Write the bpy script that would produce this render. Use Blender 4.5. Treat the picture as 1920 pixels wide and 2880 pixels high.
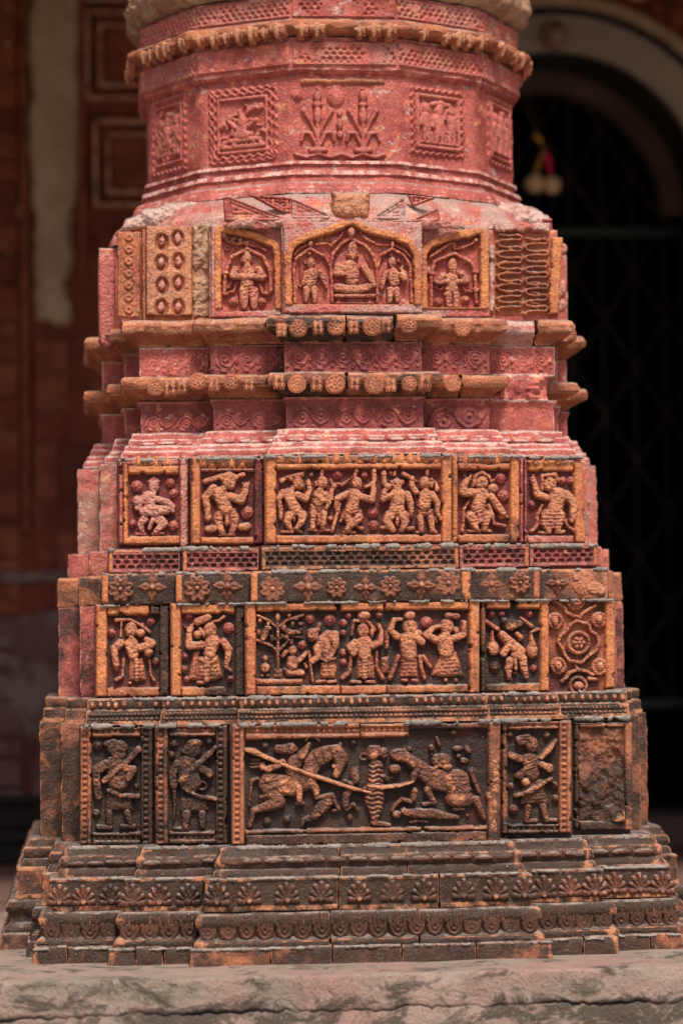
import bpy, math, random
import numpy as np
from math import radians, sin, cos, atan, pi

for o in list(bpy.data.objects):
    bpy.data.objects.remove(o)
scene = bpy.context.scene
COL = scene.collection
random.seed(7)

# ------------------------------------------------------------------ camera
F = 7500.0                       # focal length in photograph pixels (1920 wide)
DIST = F / 1265.0                # metres to the pillar axis
TH = radians(5.2)                # the camera stands this far to the left of the pillar's front
PITCH = atan((1820 - 1440) / F)
ROLL = radians(0.75)
YAW = TH + radians(0.20)
CAM_H = 0.612
CAM = np.array([-DIST * sin(TH), -DIST * cos(TH), CAM_H])
_fw = np.array([sin(YAW) * cos(PITCH), cos(YAW) * cos(PITCH), sin(PITCH)])
_r0 = np.array([cos(YAW), -sin(YAW), 0.0])
_u0 = np.cross(_r0, _fw)
_rt = _r0 * cos(ROLL) - _u0 * sin(ROLL)
_up = _u0 * cos(ROLL) + _r0 * sin(ROLL)

from mathutils import Matrix
cam_data = bpy.data.cameras.new('camera')
cam = bpy.data.objects.new('camera', cam_data)
COL.objects.link(cam)
cam.matrix_world = Matrix(((_rt[0], _up[0], -_fw[0], CAM[0]),
                           (_rt[1], _up[1], -_fw[1], CAM[1]),
                           (_rt[2], _up[2], -_fw[2], CAM[2]), (0, 0, 0, 1)))
cam_data.sensor_fit = 'HORIZONTAL'
cam_data.sensor_width = 24.0
cam_data.lens = F / 1920.0 * 24.0
cam_data.clip_start = 0.05
cam_data.clip_end = 500
cam_data.dof.use_dof = True
cam_data.dof.focus_distance = DIST - 0.56
cam_data.dof.aperture_fstop = 1.6
scene.camera = cam
scene.render.resolution_x = 682
scene.render.resolution_y = 1024

# ------------------------------------------------------------------ sky, sun, exposure
world = bpy.data.worlds.new('World')
scene.world = world
world.use_nodes = True
wn = world.node_tree.nodes
wl = world.node_tree.links
sky = wn.new('ShaderNodeTexSky')
sky.sky_type = 'NISHITA'
sky.sun_disc = False
SUN_EL, SUN_AZ = radians(56), radians(174)      # azimuth from +Y (behind the pillar) towards +X
sky.sun_elevation = SUN_EL
sky.sun_rotation = SUN_AZ
sky.dust_density = 4.0
sky.air_density = 1.2
sky.ozone_density = 1.0
bg = wn['Background']
bg.inputs['Strength'].default_value = 0.085
wl.new(sky.outputs['Color'], bg.inputs['Color'])
sun_data = bpy.data.lights.new('sun', 'SUN')
sun_data.energy = 2.3
sun_data.angle = radians(10)
sun_data.color = (1.0, 0.95, 0.86)
sun = bpy.data.objects.new('sun', sun_data)
COL.objects.link(sun)
sd = np.array([cos(SUN_EL) * sin(SUN_AZ), cos(SUN_EL) * cos(SUN_AZ), sin(SUN_EL)])
from mathutils import Vector
sun.rotation_euler = Vector(sd).to_track_quat('Z', 'Y').to_euler()
sun.location = (3, -8, 9)
scene.view_settings.view_transform = 'Standard'
scene.view_settings.look = 'None'
scene.view_settings.gamma = 1.0
scene.view_settings.use_curve_mapping = False
scene.view_settings.exposure = 0.72

# ------------------------------------------------------------------ helpers
class Plane:
    """A plane in the world; at(px, py) gives the point of it that a photograph pixel measures."""
    def __init__(s, p0, n):
        s.p0 = np.array(p0, float); s.n = np.array(n, float) / np.linalg.norm(n)
        s.k = 1.0
    def at(s, px, py):
        px = np.asarray(px, float)[..., None]; py = np.asarray(py, float)[..., None]
        v = _fw + (px - 960) / F * _rt - (py - 1440) / F * _up
        t = ((s.p0 - CAM) @ s.n) / (v @ s.n)
        return CAM + t[..., None] * v
    def mpp(s, px, py):
        p = s.at(px, py)
        return float(np.dot(p - CAM, _fw)) / F

def front(d):
    return Plane((0, -d, 0), (0, -1, 0))

def PX(px, py, d):
    return float(front(d).at(px, py)[0])

def PZ(px, py, d):
    return float(front(d).at(px, py)[2])

def _hash(ix, iy, iz, seed):
    n = np.sin(ix * 127.1 + iy * 311.7 + iz * 74.7 + seed * 53.3) * 43758.5453
    return n - np.floor(n)

def vn3(x, y, z, seed=0):
    ix, iy, iz = np.floor(x), np.floor(y), np.floor(z)
    fx, fy, fz = x - ix, y - iy, z - iz
    fx = fx * fx * (3 - 2 * fx); fy = fy * fy * (3 - 2 * fy); fz = fz * fz * (3 - 2 * fz)
    r = 0
    for a in (0, 1):
        for b in (0, 1):
            for c in (0, 1):
                w = (fx if a else 1 - fx) * (fy if b else 1 - fy) * (fz if c else 1 - fz)
                r = r + w * _hash(ix + a, iy + b, iz + c, seed)
    return r

def vn2(x, y, seed=0):
    ix, iy = np.floor(x), np.floor(y)
    fx, fy = x - ix, y - iy
    fx = fx * fx * (3 - 2 * fx); fy = fy * fy * (3 - 2 * fy)
    r = 0
    for a in (0, 1):
        for b in (0, 1):
            r = r + (fx if a else 1 - fx) * (fy if b else 1 - fy) * _hash(ix + a, iy + b, 0, seed)
    return r

def fb2(x, y, seed=0):
    return .55 * vn2(x, y, seed) + .3 * vn2(x * 2.1, y * 2.1, seed + 1) + .15 * vn2(x * 4.3, y * 4.3, seed + 2)

def link(name, me, mat, parent=None, loc=(0, 0, 0)):
    ob = bpy.data.objects.new(name, me)
    COL.objects.link(ob)
    ob.location = loc
    if mat is not None and not me.materials:
        me.materials.append(mat)
    if parent is not None:
        ob.parent = parent
    return ob

def mesh_from(verts, faces, wear=None, smooth=True, sharp=None):
    me = bpy.data.meshes.new('m')
    verts = np.asarray(verts, np.float32); n = len(verts)
    if isinstance(faces, np.ndarray):
        k = faces.shape[1]; m = len(faces)
        me.vertices.add(n); me.vertices.foreach_set('co', verts.ravel())
        me.loops.add(m * k); me.loops.foreach_set('vertex_index', faces.ravel().astype(np.int32))
        me.polygons.add(m)
        me.polygons.foreach_set('loop_start', np.arange(0, m * k, k, dtype=np.int32))
        me.update(calc_edges=True)
    else:
        me.from_pydata([tuple(v) for v in verts], [], faces)
    if smooth:
        me.polygons.foreach_set('use_smooth', np.ones(len(me.polygons), bool))
        if sharp:
            me.set_sharp_from_angle(angle=sharp)
    if wear is not None:
        a = me.attributes.new('wear', 'FLOAT', 'POINT')
        a.data.foreach_set('value', np.asarray(wear, np.float32))
    me.validate()
    return me

def tag(o, label=None, cat=None, group=None, kind=None):
    if label: o['label'] = label
    if cat: o['category'] = cat
    if group: o['group'] = group
    if kind: o['kind'] = kind
    return o

def empty(name, loc=(0, 0, 0)):
    o = bpy.data.objects.new(name, None)
    COL.objects.link(o); o.location = loc
    o.empty_display_size = .1
    return o

def grid_faces(mask):
    """quads of a rows x cols grid where the cell mask is set, with compact vertex numbers"""
    R, Cc = mask.shape
    idx = np.arange((R + 1) * (Cc + 1)).reshape(R + 1, Cc + 1)
    f = np.stack([idx[:-1, :-1], idx[1:, :-1], idx[1:, 1:], idx[:-1, 1:]], -1)[mask]
    used = np.unique(f)
    remap = np.full((R + 1) * (Cc + 1), -1); remap[used] = np.arange(len(used))
    return used, remap[f]

# ------------------------------------------------------------------ relief carving
def parse(ops):
    out = []
    for st in ops.replace('\n', ' ').split(';'):
        st = st.strip()
        if not st: continue
        head, *rest = st.split()
        lift = 0.0
        code = head
        if '+' in head:
            code, l = head.split('+'); lift = float(l)
        pts = [tuple(float(q) for q in r.split(',')) for r in rest]
        out.append((code, lift, pts))
    return out

CAPH = 9.5
def carve(ops, org, U, V, H, capk=1.0, head=False):
    """raise strokes (in the coordinates of the enlarged panel view) on the height field H"""
    ox, oy, s = org
    def win(x0, y0, x1, y1):
        c0 = max(0, int(np.searchsorted(U[0], x0)) - 1); c1 = min(U.shape[1], int(np.searchsorted(U[0], x1)) + 1)
        r0 = max(0, int(np.searchsorted(V[:, 0], y0)) - 1); r1 = min(U.shape[0], int(np.searchsorted(V[:, 0], y1)) + 1)
        return slice(r0, r1), slice(c0, c1)
    def put(w, h, ok):
        H[w] = np.where(ok, np.maximum(H[w], h), H[w])
    cap_h = CAPH * capk
    for code, lift, pts in parse(ops):
        if code == 't':
            P = [(ox + p[0] * s, oy + p[1] * s, max(p[2] * s, 1.6)) for p in pts]
            if len(P) == 1: P = P * 2
            for (ax, ay, ar), (bx, by, br) in zip(P[:-1], P[1:]):
                m = max(ar, br)
                w = win(min(ax, bx) - m, min(ay, by) - m, max(ax, bx) + m, max(ay, by) + m)
                u, v = U[w], V[w]
                if u.size == 0: continue
                dx, dy = bx - ax, by - ay; L = dx * dx + dy * dy + 1e-6
                t = np.clip(((u - ax) * dx + (v - ay) * dy) / L, 0, 1)
                r = ar + (br - ar) * t
                q = ((u - ax - t * dx) ** 2 + (v - ay - t * dy) ** 2) / (r * r)
                h = 8 + lift * 1.15 + np.minimum(r, cap_h) * np.sqrt(np.clip(1 - q ** 1.7, 0, 1))
                Ln = math.sqrt(L); al = t * Ln
                if head is not None and 3.5 < m < 9 and Ln > 12: h = h + 1.1 * np.exp(-((al - Ln + 4) / 1.6) ** 2) - .8 * np.exp(-((al - Ln + 8) / 1.6) ** 2)   # bangles
                put(w, h, q < 1)
        elif code == 'e':
            p = pts[0]
            cx, cy, rx, ry = ox + p[0] * s, oy + p[1] * s, p[2] * s, p[3] * s
            a = radians(p[4]) if len(p) > 4 else 0
            m = max(rx, ry)
            w = win(cx - m, cy - m, cx + m, cy + m); u, v = U[w] - cx, V[w] - cy
            if u.size == 0: continue
            uu = u * cos(a) + v * sin(a); vv = -u * sin(a) + v * cos(a)
            q = (uu / rx) ** 2 + (vv / ry) ** 2
            h = 8 + lift * 1.15 + min(rx, ry, cap_h * 1.15) * np.sqrt(np.clip(1 - q ** 1.5, 0, 1))
            if head and min(rx, ry) > 8:
                head = False
                hair = (vv < -.25 * ry)
                h = h + np.where(hair, 1.3 * np.sin(np.arctan2(vv + .3 * ry, uu) * 11), 0)
                h = h + 2.6 * np.exp(-((uu - .1 * rx) / (.13 * rx)) ** 2 - ((vv - .12 * ry) / (.22 * ry)) ** 2)
                for ex in (-.34, .46):
                    h = h - 2.6 * np.exp(-((uu - ex * rx) / (.17 * rx)) ** 2 - ((vv + .02 * ry) / (.10 * ry)) ** 2)
                h = h - 2.2 * np.exp(-((uu - .08 * rx) / (.30 * rx)) ** 2 - ((vv - .52 * ry) / (.07 * ry)) ** 2)
            put(w, h, q < 1)
        elif code == 'y':
            P = [(ox + p[0] * s, oy + p[1] * s) for p in pts]
            xs = [p[0] for p in P]; ys = [p[1] for p in P]
            w = win(min(xs), min(ys), max(xs), max(ys)); u, v = U[w], V[w]
            if u.size == 0: continue
            ins, dist = poly_sdf(P, u, v)
            h = 5 + lift + 7 * (1 - np.exp(-dist / 5.0))
            put(w, h, ins)
        elif code == 'f':
            p = pts[0]; cx, cy, r = ox + p[0] * s, oy + p[1] * s, p[2] * s
            w = win(cx - r, cy - r, cx + r, cy + r); u, v = U[w] - cx, V[w] - cy
            if u.size == 0: continue
            q = (u * u + v * v) / (r * r); th = np.arctan2(v, u)
            n = 12 if r > 9 else 8
            rib = 1 - .55 * np.clip(q * 3, 0, 1) * (.5 + .5 * np.cos(n * th + 5 * np.sqrt(q)))
            h = (3 + min(r, cap_h) * np.sqrt(np.clip(1 - q, 0, 1)) * rib) + lift
            put(w, h, q < 1)
        elif code == 'o':
            p = pts[0]; cx, cy, R, r = ox + p[0] * s, oy + p[1] * s, p[2] * s, max(p[3] * s, 1.6)
            m = R + r
            w = win(cx - m, cy - m, cx + m, cy + m); u, v = U[w] - cx, V[w] - cy
            if u.size == 0: continue
            q = (np.sqrt(u * u + v * v) - R) ** 2 / (r * r)
            put(w, 4 + lift + min(r, cap_h) * np.sqrt(np.clip(1 - q, 0, 1)), q < 1)
        elif code == 'b':
            r = pts[-1][0] * s if len(pts[-1]) == 1 else 7 * s
            r = max(r, 2.2)
            P = [(ox + p[0] * s, oy + p[1] * s) for p in pts if len(p) > 1]
            for (ax, ay), (bx, by) in zip(P[:-1], P[1:]):
                L = math.hypot(bx - ax, by - ay); n = max(1, int(L / (2.3 * r)))
                for k in range(n + 1):
                    cx, cy = ax + (bx - ax) * k / n, ay + (by - ay) * k / n
                    w = win(cx - r, cy - r, cx + r, cy + r); u, v = U[w], V[w]
                    if u.size == 0: continue
                    q = ((u - cx) ** 2 + (v - cy) ** 2) / (r * r)
                    put(w, 4 + lift + r * np.sqrt(np.clip(1 - q, 0, 1)), q < 1)
        elif code == 'g':
            for a, b in zip(pts[:-1], pts[1:]):
                ax, ay, bx, by = ox + a[0] * s, oy + a[1] * s, ox + b[0] * s, oy + b[1] * s
                r = max(a[2] * s, 2.2) if len(a) > 2 else 2.4
                w = win(min(ax, bx) - r, min(ay, by) - r, max(ax, bx) + r, max(ay, by) + r); u, v = U[w], V[w]
                if u.size == 0: continue
                dx, dy = bx - ax, by - ay; L = dx * dx + dy * dy + 1e-6
                t = np.clip(((u - ax) * dx + (v - ay) * dy) / L, 0, 1)
                q = ((u - ax - t * dx) ** 2 + (v - ay - t * dy) ** 2) / (r * r)
                H[w] = np.where((q < 1) & (H[w] > 0), np.maximum(H[w] - (4 + lift) * (1 - q), .8), H[w])
        elif code == 'z':
            p = pts[0]
            cx, cy, rx, ry, a, per, amp = ox + p[0] * s, oy + p[1] * s, p[2] * s, p[3] * s, radians(p[4]), p[5] * s, p[6]
            m = max(rx, ry)
            w = win(cx - m, cy - m, cx + m, cy + m); u, v = U[w] - cx, V[w] - cy
            if u.size == 0: continue
            ok = ((u / rx) ** 2 + (v / ry) ** 2 < 1) & (H[w] > 0)
            ph = (u * cos(a) + v * sin(a)) / per * 2 * pi
            if len(p) > 7: ph = ph + p[7] * np.sin(u / (rx * .5) * pi)
            H[w] = np.where(ok, H[w] + (amp if amp > 2 else amp * .55) * np.sin(ph), H[w])
    return H

def poly_sdf(P, u, v):
    ins = np.zeros(u.shape, bool); dist = np.full(u.shape, 1e9)
    n = len(P)
    for i in range(n):
        ax, ay = P[i]; bx, by = P[(i + 1) % n]
        c = ((ay > v) != (by > v)) & (u < (bx - ax) * (v - ay) / ((by - ay) + 1e-12) + ax)
        ins ^= c
        dx, dy = bx - ax, by - ay
        t = np.clip(((u - ax) * dx + (v - ay) * dy) / (dx * dx + dy * dy + 1e-9), 0, 1)
        dist = np.minimum(dist, np.hypot(u - ax - t * dx, v - ay - t * dy))
    return ins, dist

def ops_bbox(ops, org):
    ox, oy, s = org
    x0 = y0 = 1e9; x1 = y1 = -1e9
    for code, lift, pts in parse(ops):
        if code in 'gz': continue
        for p in pts:
            if len(p) < 2: continue
            r = (max(p[2], p[3]) if code == 'e' else (p[2] + p[3]) if code == 'o' else (p[2] if len(p) > 2 else 12))
            x0 = min(x0, p[0] - r); x1 = max(x1, p[0] + r); y0 = min(y0, p[1] - r); y1 = max(y1, p[1] + r)
    return ox + x0 * s - 3, oy + y0 * s - 3, ox + x1 * s + 3, oy + y1 * s + 3

def blur(H):
    K = np.pad(H, 1, mode='edge')
    return (4 * H + 2 * (K[:-2, 1:-1] + K[2:, 1:-1] + K[1:-1, :-2] + K[1:-1, 2:]) +
            K[:-2, :-2] + K[:-2, 2:] + K[2:, :-2] + K[2:, 2:]) / 16.0

SEED = [0]
def relief(name, parent, plane, bbox, func, mat, res=2.3, rough=.7, base=0.0, wear0=5.0, wear1=19.0, hs=1.0, soft=1, smooth=True):
    """func(U, V) gives heights in photograph pixels over the plane; only what stands proud is kept"""
    x0, y0, x1, y1 = bbox
    nx, ny = max(2, int((x1 - x0) / res)), max(2, int((y1 - y0) / res))
    U, V = np.meshgrid(np.linspace(x0, x1, nx + 1), np.linspace(y0, y1, ny + 1))
    H = func(U, V)
    for _ in range(soft): H = np.where(H > 0, blur(H), H * 0)
    SEED[0] += 1
    H = np.where(H > .2, np.maximum(H + rough * ((fb2(U / 9.0, V / 9.0, SEED[0] % 17) - .5) * 2.6 + (vn2(U / 3.7, V / 3.7, 3) - .5) * 1.5), .3), 0)
    ok = H > .2
    cell = ok[:-1, :-1] | ok[1:, :-1] | ok[1:, 1:] | ok[:-1, 1:]
    if not cell.any(): return None
    used, faces = grid_faces(cell)
    cx, cy = (x0 + x1) / 2, (y0 + y1) / 2
    pm = plane.mpp(cx, cy)
    pts = plane.at(U, V)
    hh = np.where(ok, (H * hs + base) * plane.k, -1.5)
    pts = pts + plane.n * (hh * pm)[..., None]
    c = plane.at(cx, cy)
    wear = np.clip((H - wear0) / (wear1 - wear0), 0, 1).ravel()[used]
    me = mesh_from(pts.reshape(-1, 3)[used] - c, faces, wear, smooth)
    return link(name, me, mat, parent, c)

def fig(name, parent, plane, org, ops, mat, rough=.8, res=2.2, base=0.0, hs=1.0, capk=1.0, label=None, soft=0, head=False):
    def fn(U, V):
        H = carve(ops, org, U, V, np.zeros(U.shape), capk, head)
        rg = 1 - np.abs(2 * vn2(U / 8.5 + 3, V / 6.0, 11) - 1)             # creases, cracks and cut lines
        r2 = 1 - np.abs(2 * vn2(U / 4.5, V / 9.0 + 5, 13) - 1)
        return np.where(H > 3, np.maximum(H - 2.1 * np.clip((rg - .74) / .26, 0, 1) - 1.3 * np.clip((r2 - .8) / .2, 0, 1), 2.5), H)
    o = relief(name, parent, plane, ops_bbox(ops, org), fn, mat, res, rough, base, hs=hs, soft=soft)
    if label and o: o['label'] = label
    return o

# a small carved ornament whose mesh is shared between its repeats
STAMPS = {}
def stamp(key, name, parent, plane, px, py, scale, ops, mat, mirror=False, rot=0.0, res=2.2, rough=.9, hs=1.0, base=0.0):
    k = (key, mat.name)
    if k not in STAMPS:
        x0, y0, x1, y1 = ops_bbox(ops, (0, 0, 1))
        nx, ny = max(3, int((x1 - x0) / res)), max(3, int((y1 - y0) / res))
        U, V = np.meshgrid(np.linspace(x0, x1, nx + 1), np.linspace(y0, y1, ny + 1))
        H = blur(carve(ops, (0, 0, 1), U, V, np.zeros(U.shape)))
        H = np.where(H > .3, H + rough * (fb2(U / 7.0, V / 7.0, 3) - .5) * 3, 0)
        ok = H > .3
        cell = ok[:-1, :-1] | ok[1:, :-1] | ok[1:, 1:] | ok[:-1, 1:]
        used, faces = grid_faces(cell)
        pts = np.stack([U, np.where(ok, -H, 1.5), -V], -1).reshape(-1, 3)[used]
        wear = np.clip((H - 4) / 13, 0, 1).ravel()[used]
        STAMPS[k] = mesh_from(pts, faces, wear)
        STAMPS[k].materials.append(mat)
    o = bpy.data.objects.new(name, STAMPS[k])
    COL.objects.link(o)
    pm = plane.mpp(px, py)
    c = plane.at(px, py) + plane.n * (base * pm * plane.k)
    o.location = c
    o.scale = (pm * scale * (-1 if mirror else 1), pm * scale * hs, pm * scale)
    yaw = math.atan2(plane.n[0], -plane.n[1])
    o.rotation_euler = (0, radians(rot), yaw)
    o.parent = parent
    return o

# ------------------------------------------------------------------ masonry blocks
PXM = 1 / 1400.0
DIRS = {'F': ((1, 0), (0, -1)), 'L': ((0, -1), (-1, 0)), 'R': ((0, 1), (1, 0)), 'B': ((-1, 0), (0, 1))}
def block(name, parent, tl, tr, d, back, prof, mat, side='F', amp=1.0, chip=1.0, step=8.0, wavy=0.0, ol=1.0, orr=1.0, soot_shade=(0, 0), scal=None, endw=(0, 0)):
    """a course block: rectangle tl..tr wide, front face at distance d, section prof = [(z, outset), ...] from the top"""
    stp = step * PXM
    P = [(prof[0][0], -.05)] + list(prof) + [(prof[-1][0], -.05)]
    rows = []
    for i, (z, o) in enumerate(P):
        if i:
            z0, o0 = P[i - 1]
            n = max(1, int(math.hypot(z - z0, o - o0) / stp)) if 1 < i < len(P) - 1 else 2
            for k in range(1, n):
                rows.append((z0 + (z - z0) * k / n, o0 + (o - o0) * k / n, 0.0))
        conv = 0.0
        if 0 < i < len(P) - 1:
            (za, oa), (zb, ob) = P[i - 1], P[i + 1]
            cr = (z - za) * (ob - o) - (o - oa) * (zb - z)
            la = math.hypot(z - za, o - oa) * math.hypot(zb - z, ob - o) + 1e-12
            conv = 1.0 if cr / la > .60 else .35 if cr / la > .3 else 0.0
        rows.append((z, o, conv))
    W = tr - tl; S = d - back
    ns = max(2, int(S / stp / 1.2)); nf = max(3, int(W / stp))
    e = 3.5 * PXM
    def spread(L, n, a, b):
        q = list(np.linspace(0, L, n + 1))
        if a and L > 3 * e: q.insert(1, e)
        if b and L > 3 * e: q.insert(-1, L - e)
        return q
    path = []
    for t in spread(S, ns, False, True): path.append((0.0, t / S, 0, 1.5 if t == S else 0.0, -1))
    for t in spread(W, nf, True, True)[1:]: path.append((t / W, 1.0, 1, 1.5 if t == W else 0.0, 0))
    for t in spread(S, ns, True, False)[1:]: path.append((1.0, 1 - t / S, 2, 0.0, 1))
    path = np.array(path)
    R = np.array(rows)
    a, b = path[:, 0][None, :], path[:, 1][None, :]
    o = R[:, 1][:, None]
    T = (tl - o * ol) + a * (W + o * (ol + orr))
    N = back + b * (S + o)
    Z = np.repeat(R[:, 0][:, None], path.shape[0], 1)
    edge = np.maximum(path[:, 3][None, :] * np.ones_like(o), R[:, 2][:, None] * np.ones_like(a))
    et, en = DIRS[side]
    SEED[0] += 1; sd = SEED[0] % 23
    X = T * et[0] + N * en[0]; Y = T * et[1] + N * en[1]
    sc = 1 / (26 * PXM)
    n1 = vn3(X * sc, Y * sc, Z * sc, sd) - .5
    n2 = vn3(X * sc * 3, Y * sc * 3, Z * sc * 3, sd + 1) - .5
    n4 = vn3(X * sc * 2.2 + 9, Y * sc * 2.2, Z * sc * 2.2, sd + 3)
    dn = amp * PXM * (3.2 * n1 + 2.8 * n2 - 9.0 * np.clip(n4 - .74, 0, 1))
    n3 = vn3(X * sc * 1.3, Y * sc * 1.3, Z * sc * 1.3, sd + 2)
    dn = dn - np.minimum(edge, 1) * chip * PXM * (1.0 + 9.0 * np.clip(n3 - .45, 0, 1))
    dt = np.zeros_like(dn); fr = (path[:, 2] == 1)[None, :]; cor = (path[:, 3] > 1)[None, :]
    sgn = np.where(path[:, 0] < .5, -1, 1)[None, :]
    dnn = np.where(fr | cor, dn, 0); dt = np.where(~fr | cor, sgn * dn, 0)
    N = N + dnn; T = T + dt
    if scal:
        om = R[:, 1].max(); lowr = (R[:, 1] > .45 * om) & (R[:, 0] < R[np.argmax(R[:, 1]), 0] + 4 * PXM)
        Z = Z + np.where(lowr[:, None], scal[1] * PXM * (np.abs(np.sin(T / PXM * pi / scal[0])) - .6), 0)
    if wavy:
        Z = Z + wavy * PXM * (vn3(X * sc * .35, Y * sc * .35, Z * 0 + 3, sd) - .5) * 2
    X = T * et[0] + N * en[0]; Y = T * et[1] + N * en[1]
    pts = np.stack([X, Y, Z], -1).reshape(-1, 3)
    used, faces = grid_faces(np.ones((len(rows) - 1, len(path) - 1), bool))
    c = np.array([(X.min() + X.max()) / 2, (Y.min() + Y.max()) / 2, Z.min()])
    for q_, dist in ((endw[0], T - tl), (endw[1], tr - T)):
        if q_: edge = np.maximum(edge, .95 * np.clip(1.25 - np.abs(dist) / (q_ * PXM), 0, 1) * (path[:, 2] == 1)[None, :])
    me = mesh_from(pts - c, faces, edge.ravel(), True, radians(42))
    if soot_shade[0] or soot_shade[1]:  # mask towards a bay's inner corner: soot, and corner shade put into the colour
        dl = np.clip(1 - (T - tl) / (soot_shade[0] * PXM), 0, 1) if soot_shade[0] else 0 * T
        dr = np.clip(1 - (tr - T) / (soot_shade[1] * PXM), 0, 1) if soot_shade[1] else 0 * T
        at = me.attributes.new('soot_shade', 'FLOAT', 'POINT'); at.data.foreach_set('value', np.maximum(dl, dr).astype(np.float32).ravel())
    return link(name, me, mat, parent, c)

# ------------------------------------------------------------------ materials
class NT:
    def __init__(s, name):
        s.m = bpy.data.materials.new(name); s.m.use_nodes = True
        s.t = s.m.node_tree; s.n = s.t.nodes; s.l = s.t.links
        s.b = s.n['Principled BSDF']
        s.geo = s.n.new('ShaderNodeNewGeometry')
    def set(s, sock, v):
        if isinstance(v, (int, float, tuple)):
            sock.default_value = v if not isinstance(v, tuple) or len(v) == 4 else (*v, 1)
        else: s.l.new(v, sock)
    def noise(s, scale, detail=5, rough=.6, off=0.0, dist=0.0, stretch=None):
        t = s.n.new('ShaderNodeTexNoise'); t.inputs['Scale'].default_value = scale
        t.inputs['Detail'].default_value = detail; t.inputs['Roughness'].default_value = rough
        t.inputs['Distortion'].default_value = dist
        mp = s.n.new('ShaderNodeMapping'); mp.inputs['Location'].default_value = (off, off * .7, off * 1.3)
        if stretch: mp.inputs['Scale'].default_value = stretch
        s.l.new(s.geo.outputs['Position'], mp.inputs['Vector']); s.l.new(mp.outputs['Vector'], t.inputs['Vector'])
        return t.outputs['Fac']
    def math(s, op, a, b=0.0, clamp=False):
        t = s.n.new('ShaderNodeMath'); t.operation = op; t.use_clamp = clamp
        s.set(t.inputs[0], a); s.set(t.inputs[1], b)
        return t.outputs[0]
    def step(s, v, lo, hi, a=0.0, b=1.0):
        t = s.n.new('ShaderNodeMapRange'); t.interpolation_type = 'SMOOTHSTEP'
        s.set(t.inputs['Value'], v)
        for k, q in (('From Min', lo), ('From Max', hi), ('To Min', a), ('To Max', b)): s.set(t.inputs[k], q)
        return t.outputs['Result']
    def mix(s, f, a, b):
        t = s.n.new('ShaderNodeMix'); t.data_type = 'RGBA'
        s.set(t.inputs[0], f); s.set(t.inputs[6], a); s.set(t.inputs[7], b)
        return t.outputs[2]
    def attr(s, name):
        t = s.n.new('ShaderNodeAttribute'); t.attribute_name = name
        return t.outputs['Fac']
    def bump(s, h, strength=.5, dist=.002, prev=None):
        t = s.n.new('ShaderNodeBump'); t.inputs['Strength'].default_value = strength
        t.inputs['Distance'].default_value = dist
        s.l.new(h, t.inputs['Height'])
        if prev is not None: s.l.new(prev, t.inputs['Normal'])
        s.l.new(t.outputs['Normal'], s.b.inputs['Normal'])
        return t.outputs['Normal']

PINK, PINK2 = (.48, .116, .090), (.34, .064, .052)
ORANGE, ORANGE2 = (.54, .190, .068), (.41, .115, .052)
LIME = (.56, .47, .42)
SOOT = (.013, .009, .007)
KIND = {
    # A, B, patch colour, patch amount, lime amount, worn-edge colour, worn-edge strength
    'pink':   (PINK, PINK2, (.50, .19, .085), .34, .56, (.60, .38, .32), .85),
    'plaster': ((.45, .25, .21), PINK, ORANGE, .42, .55, (.58, .44, .38), .55),
    'washed': (PINK, (.36, .16, .12), (.45, .24, .14), .40, .55, (.52, .34, .28), .6),
    'band':   ((.30, .062, .055), (.17, .035, .034), (.36, .15, .08), .30, .30, (.46, .16, .12), .7),
    'orange': (ORANGE, ORANGE2, (.34, .06, .045), .28, .18, (.62, .23, .085), .5),
    'brick':  ((.42, .135, .058), (.27, .078, .040), (.36, .08, .06), .40, .36, (.54, .25, .14), .6),
    'tan':    ((.43, .26, .16), (.34, .16, .10), (.27, .10, .05), .35, .35, (.60, .46, .31), .5),
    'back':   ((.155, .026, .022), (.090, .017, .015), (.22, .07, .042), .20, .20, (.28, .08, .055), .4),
    'figure': ((.44, .155, .080), (.34, .095, .060), (.50, .20, .09), .40, .24, (.55, .23, .12), .55),
    'rosy':   ((.44, .12, .09), (.33, .065, .06), (.52, .20, .10), .30, .36, (.56, .27, .20), .7),
    'lower':  ((.37, .130, .062), (.25, .082, .044), (.22, .055, .036), .25, .16, (.45, .185, .090), .85),
    'carved': ((.38, .130, .066), (.26, .080, .046), (.22, .055, .036), .25, .14, (.54, .215, .105), .95),
    'niche':  ((.42, .105, .072), (.34, .070, .052), (.52, .19, .075), .50, .30, (.54, .24, .14), .55),
    'plaque': (PINK, PINK2, (.46, .15, .09), .25, .22, (.50, .165, .125), .5),
    'holed':  ((.40, .145, .115), PINK, (.45, .22, .12), .40, .32, (.50, .24, .17), .5),
}
_mats = {}
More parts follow.
